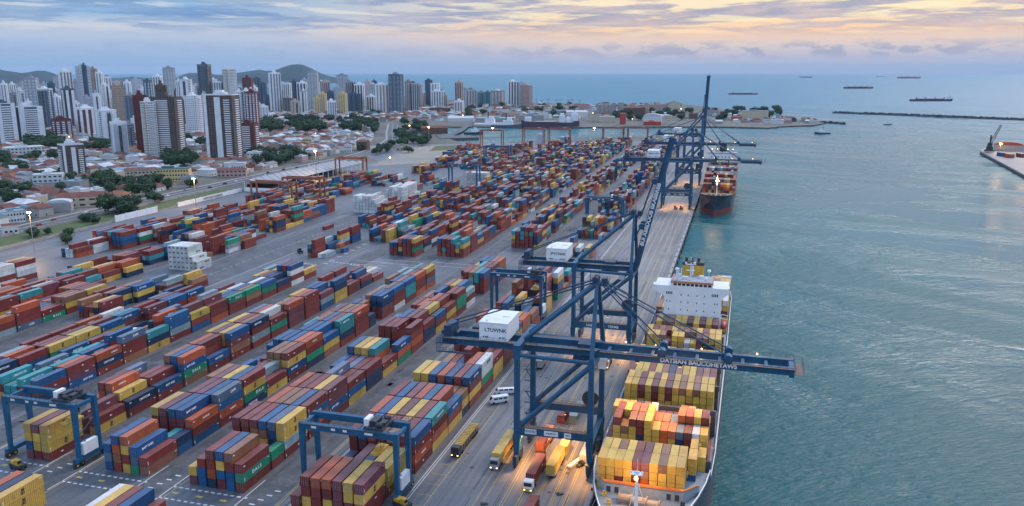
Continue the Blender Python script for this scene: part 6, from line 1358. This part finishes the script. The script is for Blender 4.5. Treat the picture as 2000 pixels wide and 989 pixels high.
def free(x, y, r):
    for q in TW:
        if abs(q[8]-x) < q[10]*.62+r and abs(q[9]-y) < q[10]*.62+r: return False
    for (hx, hy, hr) in BIG:
        if (hx-x)**2+(hy-y)**2 < (hr+r)**2: return False
    for (tx, ty, ts) in TREES:
        if (tx-x)**2+(ty-y)**2 < (ts*.65+r*.7)**2: return False
    return True
BIG = []
def hwd(x, y):     # distance inland of the expressway centre line
    yy = [p[1] for p in hw]; return np.interp(y, yy, [p[0] for p in hw])-x
# named low buildings
def hall(label, u0, u1, vt, vb, wc, rc, kind='flat', k=.6, rot=8, windows=0, name='building', cat='building', grp=None, wm='glass'):
    x, y = at((u0+u1)/2, vb); _, _, zc = P(x, y, 0); Wp = (u1-u0)*zc/FOC; a = R(rot); w_ = Wp/(math.cos(a)+k*abs(math.sin(a))); d = w_*k; H = max(3.5, zat(x, y, vt)); view = math.atan2(-x, y)
    y += d*.3; t = thing(name, label, cat, (x, y, 0), view+a, grp); wl_, rf = MB(), MB()
    wl_.box(-w_/2, -d/2, 0, w_/2, d/2, H); wl_.build('wall', wc, t)
    if kind == 'flat': rf.box(-w_/2-.2, -d/2-.2, H, w_/2+.2, d/2+.2, H+.5); rf.box(-w_*.2, -d*.1, H+.5, w_*.1, d*.2, H+2.2)
    elif kind == 'gable': rf.add([(-w_/2-.4, -d/2-.4, H), (w_/2+.4, -d/2-.4, H), (w_/2+.4, d/2+.4, H), (-w_/2-.4, d/2+.4, H), (-w_/2-.4, 0, H+d*.16), (w_/2+.4, 0, H+d*.16)], [(0, 1, 5, 4), (2, 3, 4, 5), (3, 0, 4), (1, 2, 5), (3, 2, 1, 0)])
    elif kind == 'vault':
        n = 10
        for j in range(n):
            a0, a1 = math.pi*j/n, math.pi*(j+1)/n; rf.add([(-w_/2*math.cos(a0), -d/2, H+w_*.13*math.sin(a0)), (-w_/2*math.cos(a1), -d/2, H+w_*.13*math.sin(a1)), (-w_/2*math.cos(a1), d/2, H+w_*.13*math.sin(a1)), (-w_/2*math.cos(a0), d/2, H+w_*.13*math.sin(a0))], [(0, 1, 2, 3)])
            rf.add([(-w_/2*math.cos(a0), -d/2, H), (-w_/2*math.cos(a1), -d/2, H), (-w_/2*math.cos(a1), -d/2, H+w_*.13*math.sin(a1)), (-w_/2*math.cos(a0), -d/2, H+w_*.13*math.sin(a0))], [(0, 1, 2, 3)])
    rf.build('roof', rc, t)
    nf = max(1, int(H/3.6)); nw = windows
    if nw:
        wm_ = MB().box(-w_/nw*.28, -.06, 0, w_/nw*.28, 0, 1.4).mesh('window', wm)
        for f in range(nf):
            for j in range(nw): link('window', wm_, t, (-w_/2+(j+.5)*w_/nw, -d/2-.01, 1.3+f*H/nf))
    BIG.append((x, y, max(w_, d)*.55)); return t
W0, C0, G0, P0 = [q[1] for q in WC_]; T_, PM, BR, GR, OR_, BL = [q[1] for q in RC_]
hall('long cream civic building with many small windows and green-grey roof', 290, 368, 330, 354, M['Py'], paint('roof_green', (.05, .13, .12), .7), 'flat', .35, -14, 14)
hall('cream building with tan roof joined to the long cream civic one', 242, 300, 333, 357, M['Pc'], BR, 'gable', .5, 6, 8)
hall('broad white school building with pale roof at far left', 4, 76, 288, 306, W0, PM, 'flat', .5, 12, 10); hall('white L-shaped building at lower left of the city', 62, 118, 341, 357, W0, PM, 'flat', .5, -10, 6); hall('white low hall with arched windows at the left frame edge', -4, 42, 414, 436, W0, BL, 'flat', .5, 14, 8)
hall('small white pavilion with red hipped roof by the expressway', 2, 30, 440, 458, W0, T_, 'gable', .7, 10, 3); hall('wide terracotta-roofed hall with a white front roof', 108, 200, 384, 404, C0, T_, 'gable', .5, -6, 5); hall('grey-blue vaulted warehouse by the expressway', 88, 136, 396, 414, G0, PM, 'vault', .6, -12, 0)
hall('orange-lit house glowing by a street lamp near the expressway', 188, 202, 390, 404, M['Py'], T_, 'flat', .7, 5, 2, wm='lamp_s'); hall('white two-part office below the finned brown tower', 480, 514, 298, 312, W0, PM, 'flat', .6, -12, 5); hall('white long low block right of the finned brown tower', 436, 478, 319, 330, W0, PM, 'flat', .4, -8, 9)
hall('orange walled house at the foot of the red tower', 479, 498, 322, 334, OR_, T_, 'flat', .7, -8, 3); hall('terracotta-roofed long house below the white block', 422, 478, 332, 346, P0, T_, 'gable', .4, -6, 7); hall('yellow house on the slope left of the brightest mast', 590, 608, 271, 283, M['Py'], C0, 'flat', .7, -6, 3)
hall('red barn roof right of the brightest lamp mast', 694, 720, 277, 293, BR, T_, 'gable', .9, -20, 0); hall('white block with lit sign beside the orange street lamp', 672, 686, 284, 298, W0, PM, 'flat', .7, -6, 4); hall('small stone ruin beside the curved road', 772, 796, 284, 294, C0, GR, 'flat', .6, -6, 3)
hall('brown basin-side warehouse with rust red roof', 820, 872, 250, 262, BR, T_, 'gable', .45, 4, 0); hall('tan office with yellow sign in front of the white slab tower', 226, 244, 312, 324, M['Py'], BR, 'flat', .8, 8, 3); hall('white twin block beside the tan office', 244, 268, 306, 324, W0, PM, 'flat', .7, 8, 0)
hall('low brown block at the foot of the waterfront towers', 836, 878, 211, 222, BR, GR, 'flat', .4, 5, 6)
for k, (u0, u1, vt, vb, wc, rc, kd, lb) in enumerate([(1148, 1172, 224, 238, C0, GR, 'flat', 'tan warehouse left of the grain silos'), (1213, 1258, 211, 226, BR, BR, 'gable', 'long brown-roofed warehouse right of the grain silos'), (1257, 1266, 203, 226, P0, GR, 'flat', 'pinkish elevator tower between the brown warehouses'), (1264, 1300, 207, 222, P0, BR, 'gable', 'long pinkish warehouse behind the quay trees'), (1306, 1327, 200, 218, C0, GR, 'flat', 'pale square warehouse with dark roof edge left of the raised boom'),
    (1448, 1499, 217, 235, C0, GR, 'flat', 'largest plain tan warehouse on the headland'), (1256, 1292, 227, 239, W0, PM, 'vault', 'white vaulted terminal hall on the far quay'), (1170, 1200, 228, 240, C0, PM, 'flat', 'low pale store before the grain silos'), (1210, 1222, 222, 243, M['redp'], M['redp'], 'gable', 'bright red loading tower on the far quay'), (1256, 1290, 238, 245, M['redp'], M['redp'], 'flat', 'low red shed on the far quay edge'), (1120, 1150, 206, 213, P0, T_, 'gable', 'pinkish church-like hall by the beach'), (1345, 1362, 222, 232, BR, T_, 'gable', 'rust roofed shed by the raised boom'),
    (1412, 1428, 222, 231, W0, PM, 'gable', 'small white store on the headland'), (1428, 1450, 229, 236, M['redp'], T_, 'gable', 'low red store in front of the headland warehouse'), (1380, 1404, 216, 226, G0, GR, 'flat', 'grey store just right of the raised boom'), (1505, 1530, 234, 243, W0, PM, 'flat', 'white yard building near the headland tip'), (1546, 1555, 231, 238, M['dark'], M['dark'], 'flat', 'dark cubic block on the headland tip'), (1515, 1522, 224, 238, BL, BL, 'flat', 'green-blue block on the headland'),
    (926, 1004, 231, 241, G0, M['roof_teal'] if 'roof_teal' in M else BL, 'flat', 'long blue-roofed quay store across the basin'), (1010, 1060, 226, 237, G0, GR, 'flat', 'grey flat-roofed store behind the freighter'), (1062, 1100, 216, 226, BL, BL, 'flat', 'teal green store among the trees across the basin'), (1104, 1146, 219, 230, W0, PM, 'gable', 'pale ridged store right of the waterfront towers'), (872, 924, 231, 238, W0, PM, 'gable', 'white-roofed boatyard hall at the basin corner')]):
    hall(lb, u0, u1, vt, vb, wc, rc, kd, .5, 4 if k % 2 else -4, 0)
# grain silos
x, y = at(1188, 228); t = thing('grain_silo', 'row of pale concrete grain silos with a square tower on the headland', 'silo', (x, y, 0), math.atan2(-x, y)); Hs = zat(x, y, 203)
for k in range(5): MB().tube((-24+k*9.5, 0, 0), (-24+k*9.5, 0, Hs*.86), 4.6, 14).build('silo_cell', 'conc', t)
MB().box(-28, -2.5, Hs*.86, 19, 2.5, Hs*.95).build('conveyor_gallery', 'steel', t); MB().box(22, -6, 0, 36, 7, Hs*1.12).build('head_tower', 'conc', t)
# pale blue tanks at the basin end
for k, (u, vb, vt, lb) in enumerate([(1054, 281, 262, 'tall silver grain tank left of the pale blue one'), (1098, 280, 268, 'pale blue tank block by the basin'), (1108, 280, 267, 'dark blue tank block by the basin')]):
    x, y = at(u, vb); h = zat(x, y, vt); t = thing('storage_tank', lb, 'tank', (x, y, 0)); MB().tube((0, 0, 0), (0, 0, h), 5.2, 16).build('shell', ['Ps', BL, 'hull'][k], t); MB().tube((0, 0, h), (0, 0, h+1.4), 5.0, 16, r2=1).build('roof', 'steel', t)
# harbour jetty and far quay wall trims
t = MB().prism([at(850, 264, 0), at(935, 268, 0), at(935, 270, 0), at(860, 272, 0)], -4, 1.0); tag(t.build('jetty', 'quayw'), 'dark timber jetty reaching into the basin from the left bank', 'jetty')
# right-hand pier
pp_ = [at(1914, 296, 0)[:2], at(1922, 291, 0)[:2], at(2100, 312, 0)[:2], at(2140, 420, 0)[:2], at(2000, 343, 0)[:2]]
struct('pier', MB().prism(pp_, -6, .9), 'asphalt'); tag(MB().bar((*at(1915, 297.5), -.6), (*at(2003, 345), -.6), 1.2, 2.6).build('pier_wall', 'quayw'), 'dark fendered edge wall along the right-hand pier', 'wall')
x, y = at(1932, 297, .9); t = thing('mobile_harbour_crane', 'dark mobile harbour crane with lattice jib on the right-hand pier', 'crane', (x, y, .9), -.3); K = 1.0
MB().box(-6, -4, 1, 6, 4, 3).box(-4, -3, 3, 4, 3, 7).build('undercarriage', 'dark', t); MB().box(-3, -2.5, 7, 3, 2.5, 12).tube((0, 0, 12), (0, 0, 22), 1.2, 8).build('tower', 'dark', t)
mb = MB()
for s in (-1, 1): mb.tube((2, s*1.2, 12), (11, s*.4, 36), .45, 5); mb.tube((0, s*1.0, 14), (9, s*.4, 36), .4, 5)
for k in range(8): f = k/8; mb.tube((2+9*f, 1.2-.8*f, 12+24*f), (0+9*(f+.1), -1+.6*f, 14+22*(f+.1)), .28, 4)
mb.build('lattice_jib', 'dark', t)
hall('grey and dark red arched shed on the right-hand pier', 1945, 1996, 284, 296, G0, M['hullr'], 'vault', .4, 4, 0)
for (u, v, c, lb) in ((1960, 306, 'B', 'blue container nearest the crane on the right-hand pier'), (1976, 309, 'O', 'orange-red container block on the right-hand pier'), (1998, 308, 'R', 'brick red container at the frame edge on the right-hand pier')):
    x, y = at(u, v, .9); b = dict(row='pier', bay=0, c=0, lv=0, x=x, y=y, z=.92, w=6.5 if c == 'O' else 4.2, l=12.19, h=4.6, code=c, where='road', tot=1, rz=.25); make_container(b, lb, 'containers on the right-hand pier')
x, y = at(1999, 300, .9); mast('tall lamp mast on the right-hand pier at the frame edge', x, y, zat(x, y, 258)); x, y = at(1953, 297, .9); mast('short bright lamp on the right-hand pier beside the crane', x, y, zat(x, y, 281), 9000, 1.6)
# ---- trees in patches (pixel ellipses -> ground)
def patch(lb, u0, u1, v0, v1, n, s0, s1, grp, seed):
    r_ = random.Random(seed); k = 0; g = 0
    while k < n and g < n*20:
        g += 1; u, v = r_.uniform(u0, u1), r_.uniform(v0, v1); x, y = at(u, v); s = r_.uniform(s0, s1)
        if any((x-a)**2+(y-b)**2 < ((s+c)*.36)**2 for a, b, c in TREES) or any((x-a)**2+(y-b)**2 < (c+s*.3)**2 for a, b, c in BIG) or any(abs(q[8]-x) < q[10]*.6+s*.4 and abs(q[9]-y) < q[10]*.6+s*.4 for q in TW): continue
        if y < 1090 and -6 < hwd(x, y)-0 < 14 or (abs(hwd(x, y)) < 11): continue
        tree(x, y, s, '', grp); TL.append((u, v, lb, bpy.context.scene.objects[-1] if False else None)); PT.setdefault(lb, []).append((u, v)); TT.append((lb, u, v)); k += 1
TL = []; PT = {}; TT = []; T0 = len([o for o in col.objects if o.name.startswith('tree')])
G1 = 'trees of the city'
patch('wood beyond the red tower', 508, 650, 240, 262, 34, 13, 19, G1, 1); patch('wood before the middle towers', 668, 735, 232, 262, 20, 12, 17, G1, 2); patch('wooded verge beside the harbour road', 770, 835, 240, 285, 26, 9, 13, G1, 3)
patch('grove left of the finned brown tower', 318, 372, 312, 330, 9, 12, 16, G1, 4); patch('grove behind the small finned tower', 60, 120, 272, 296, 14, 12, 17, G1, 5); patch('garden left of the white slab', 170, 222, 283, 300, 9, 9, 13, G1, 6)
patch('street trees by the expressway', 140, 260, 398, 420, 9, 10, 14, G1, 7); patch('street trees before the school', 0, 100, 308, 330, 9, 9, 13, G1, 8); patch('avenue by the cream civic building', 190, 330, 350, 384, 15, 9, 13, G1, 9)
patch('trees round the red tower', 470, 560, 300, 335, 11, 9, 13, G1, 10); patch('trees by the shed', 556, 615, 300, 318, 7, 9, 13, G1, 11); patch('trees by the curved road', 690, 800, 286, 305, 9, 8, 12, G1, 12)
patch('quay park across the basin', 880, 1130, 205, 232, 26, 11, 16, G1, 13); patch('headland park', 1200, 1350, 214, 236, 26, 12, 18, G1, 14); patch('headland tip park', 1380, 1520, 216, 238, 15, 12, 18, G1, 15)
patch('gardens among the houses', 0, 470, 330, 400, 20, 8, 11, G1, 16); patch('gardens below the middle towers', 400, 760, 215, 240, 26, 9, 13, G1, 17); patch('front tower gardens', 0, 480, 262, 300, 26, 10, 14, G1, 18)
patch('hedge trees on the verge', 150, 200, 430, 440, 5, 5, 6, G1, 19); patch('verge bush row', 56, 140, 452, 480, 7, 3.5, 5.5, G1, 20)
trs = [o for o in col.objects if o.parent is None and o.name.split('.')[0] == 'tree']
for (lb, u, v), o in zip(TT, trs):
    same = sorted([p for p in PT[lb]], key=lambda p: p[0]); i = same.index((u, v)); o['label'] = f"dark green tree, {ordn(i)} from the left in the {lb}"
for k in range(9): u = 1035+k*12+rnd.uniform(-4, 4); x, y = at(u, 205.5); tree(x, y, rnd.uniform(13, 18), f"palm tree on the far beach, {ordn(k)} from the left", 'palms along the far beach', True)
# ---- houses on a street grid inland of the expressway
r_ = random.Random(21); rows = []
ring = []
for i, off in enumerate(np.arange(24, 1500, 21)):
    y = 300; j = 0
    while y < 2300:
        x = np.interp(y, [p[1] for p in hw], [p[0] for p in hw])-off-(y-300)*.02; u, v, zc = P(x, y, 0)
        if -420 < u < 900 and v > 196 and r_.random() < .93:
            w_ = r_.uniform(9, 16); d = r_.uniform(10, 18); h = r_.choice((3.4, 4, 4.5, 6.5, 7))
            if free(x, y, 7) and not (abs(x+620+(y-330)*.054) < 9 and y < 700): ring.append((zc, x+r_.uniform(-2, 2), y, w_, d, h, i, j))
        y += r_.uniform(15, 21) if r_.random() < .85 else 28; j += 1
for k in range(420):      # loose far districts right of the towers and on the headland
    u, v = r_.uniform(780, 1330), r_.uniform(206, 238)
    if v > 232 and u > 860: continue
    x, y = at(u, v)
    if free(x, y, 9): ring.append((P(x, y, 0)[2], x, y, r_.uniform(10, 22), r_.uniform(10, 18), r_.uniform(3.5, 9), 99, k))
for k in range(120):
    u, v = r_.uniform(1390, 1600), r_.uniform(222, 242); x, y = at(u, v)
    if v > 236 or v > 216+(u-1380)*.09+1:
        if free(x, y, 8): ring.append((P(x, y, 0)[2], x, y, r_.uniform(8, 16), r_.uniform(8, 16), r_.uniform(3.5, 7), 98, k))
ring.sort(key=lambda q: q[0]+(1e5 if P(q[1], q[2], 0)[0] < -15 else 0)); KN = ['gable', 'hip', 'hip', 'gable', 'flat', 'flat']
roofs_m = [q[1] for q in RC_]; walls_m = [q[1] for q in WC_]; far_w = [MB() for _ in WC_]; far_r = [MB() for _ in RC_]
far_all = MB(); streets = {}
for n_, q in enumerate(ring[:270]): streets.setdefault(q[6], []).append(q[7])
for n_, (zc, x, y, w_, d, h, i, j) in enumerate(ring):
    kd = r_.choice(KN); rc = r_.choice((0, 0, 0, 0, 1, 1, 2, 3, 4, 5)) if kd != 'flat' else r_.choice((1, 1, 3, 5, 1)); wc = r_.choice((0, 0, 0, 1, 2, 3)); rz = .02+r_.choice((0, math.pi/2))+r_.uniform(-.05, .05)
    wl_, rf = house_geo(w_, d, h, kd)
    if n_ < 270:
        so = sorted(streets[i]).index(j)
        t = thing('house', f"{WC_[wc][0]} house with {RC_[rc][0]} {kd} roof, {ordn(so)} along the {ordn(i)} row inland from the expressway", 'house', (x, y, 0), rz, 'houses of the low city')
        wl_.build('wall', walls_m[wc], t); rf.build('roof', roofs_m[rc], t)
        for s in (-1, 1): MB().box(s*w_*.25-.7, -d/2-.05, 1.0, s*w_*.25+.7, -d/2-.01, 2.3).build('window', 'glass', t)
        MB().box(w_/2+.01, -.6, .1, w_/2+.05, .5, 2.2).build('door', 'dark', t)
    else:
        c, s = math.cos(rz), math.sin(rz)
        for mbx, off in ((wl_, wc), (rf, len(WC_)+rc)):
            far_all.add([(x+p[0]*c-p[1]*s, y+p[0]*s+p[1]*c, p[2]) for p in mbx.v], mbx.f, off)
o = far_all.build('distant_houses', walls_m+roofs_m); tag(o, 'mass of small distant houses and sheds between the towers and along the far shore', 'houses', None, 'stuff')
# street lamps lit in the city
for k, (u, vb, vt, big) in enumerate([(800, 254, 246, 2.2), (670, 292, 286, 2.2), (617, 268, 262, 1.0), (904, 231, 226, 1.6), (1158, 226, 222, 1.4), (762, 318, 313, 1.4), (587, 312, 309, 1.2), (632, 188, 182, 1.5), (1528, 240, 236, 1.2), (1235, 238, 234, 1.2), (1330, 217, 213, 2.0), (1385, 219, 215, 2.0), (255, 268, 262, 1.2), (136, 275, 271, 1.2)]):
    x, y = at(u, vb); t = thing('street_lamp', f"lit street lamp, {['orange, at the harbour road', 'orange, by the white block with sign', 'small white, in the wood', 'amber, beyond the basin', 'amber, before the silos', 'low amber, right of the shed', 'faint, left of the shed mast', 'white, on a middle tower roof line', 'orange, on the headland tip', 'pale, on the far quay', 'bright orange, behind the crane apexes', 'orange, right of the raised boom', 'pale, among front towers', 'warm, near the red low tower'][k]}", 'lamp', (x, y, 0), 0, 'street lamps of the city')
    h = max(6, zat(x, y, vt)); MB().tube((0, 0, 0), (0, 0, h), .18, 6).build('pole', 'steel', t); MB().ball((0, -.4, h), .55*big).build('lens', 'lamp_far', t)
# cars on the expressway
cm = [paint('car_'+n, c, .3) for n, c in (('white', (.7, .7, .7)), ('silver', (.35, .36, .38)), ('dark', (.03, .03, .04)), ('red', (.4, .03, .03)))]
for k in range(26):
    y = 330+k*24+r_.uniform(-6, 6); x = np.interp(y, [p[1] for p in hw], [p[0] for p in hw])+r_.choice((-5.5, -2.5, 2.5, 5.5)); c = r_.randrange(4)
    t = thing('car', f"{['white', 'silver', 'dark', 'red'][c]} car, {ordn(k)} along the expressway from the left", 'car', (x, y, .14), 0, 'cars on the expressway'); MB().box(-.9, -2.2, .35, .9, 2.2, .95).box(-.78, -1.2, .95, .78, 1.3, 1.5).build('body', cm[c], t); MB().box(-.8, -1.25, 1.0, .8, -1.21, 1.42).build('windscreen', 'glass', t)
    for a in (-.85, .85):
        for b in (-1.4, 1.4): MB().tube((a-.1, b, .33), (a+.1, b, .33), .33, 8).build('wheel', 'black', t)
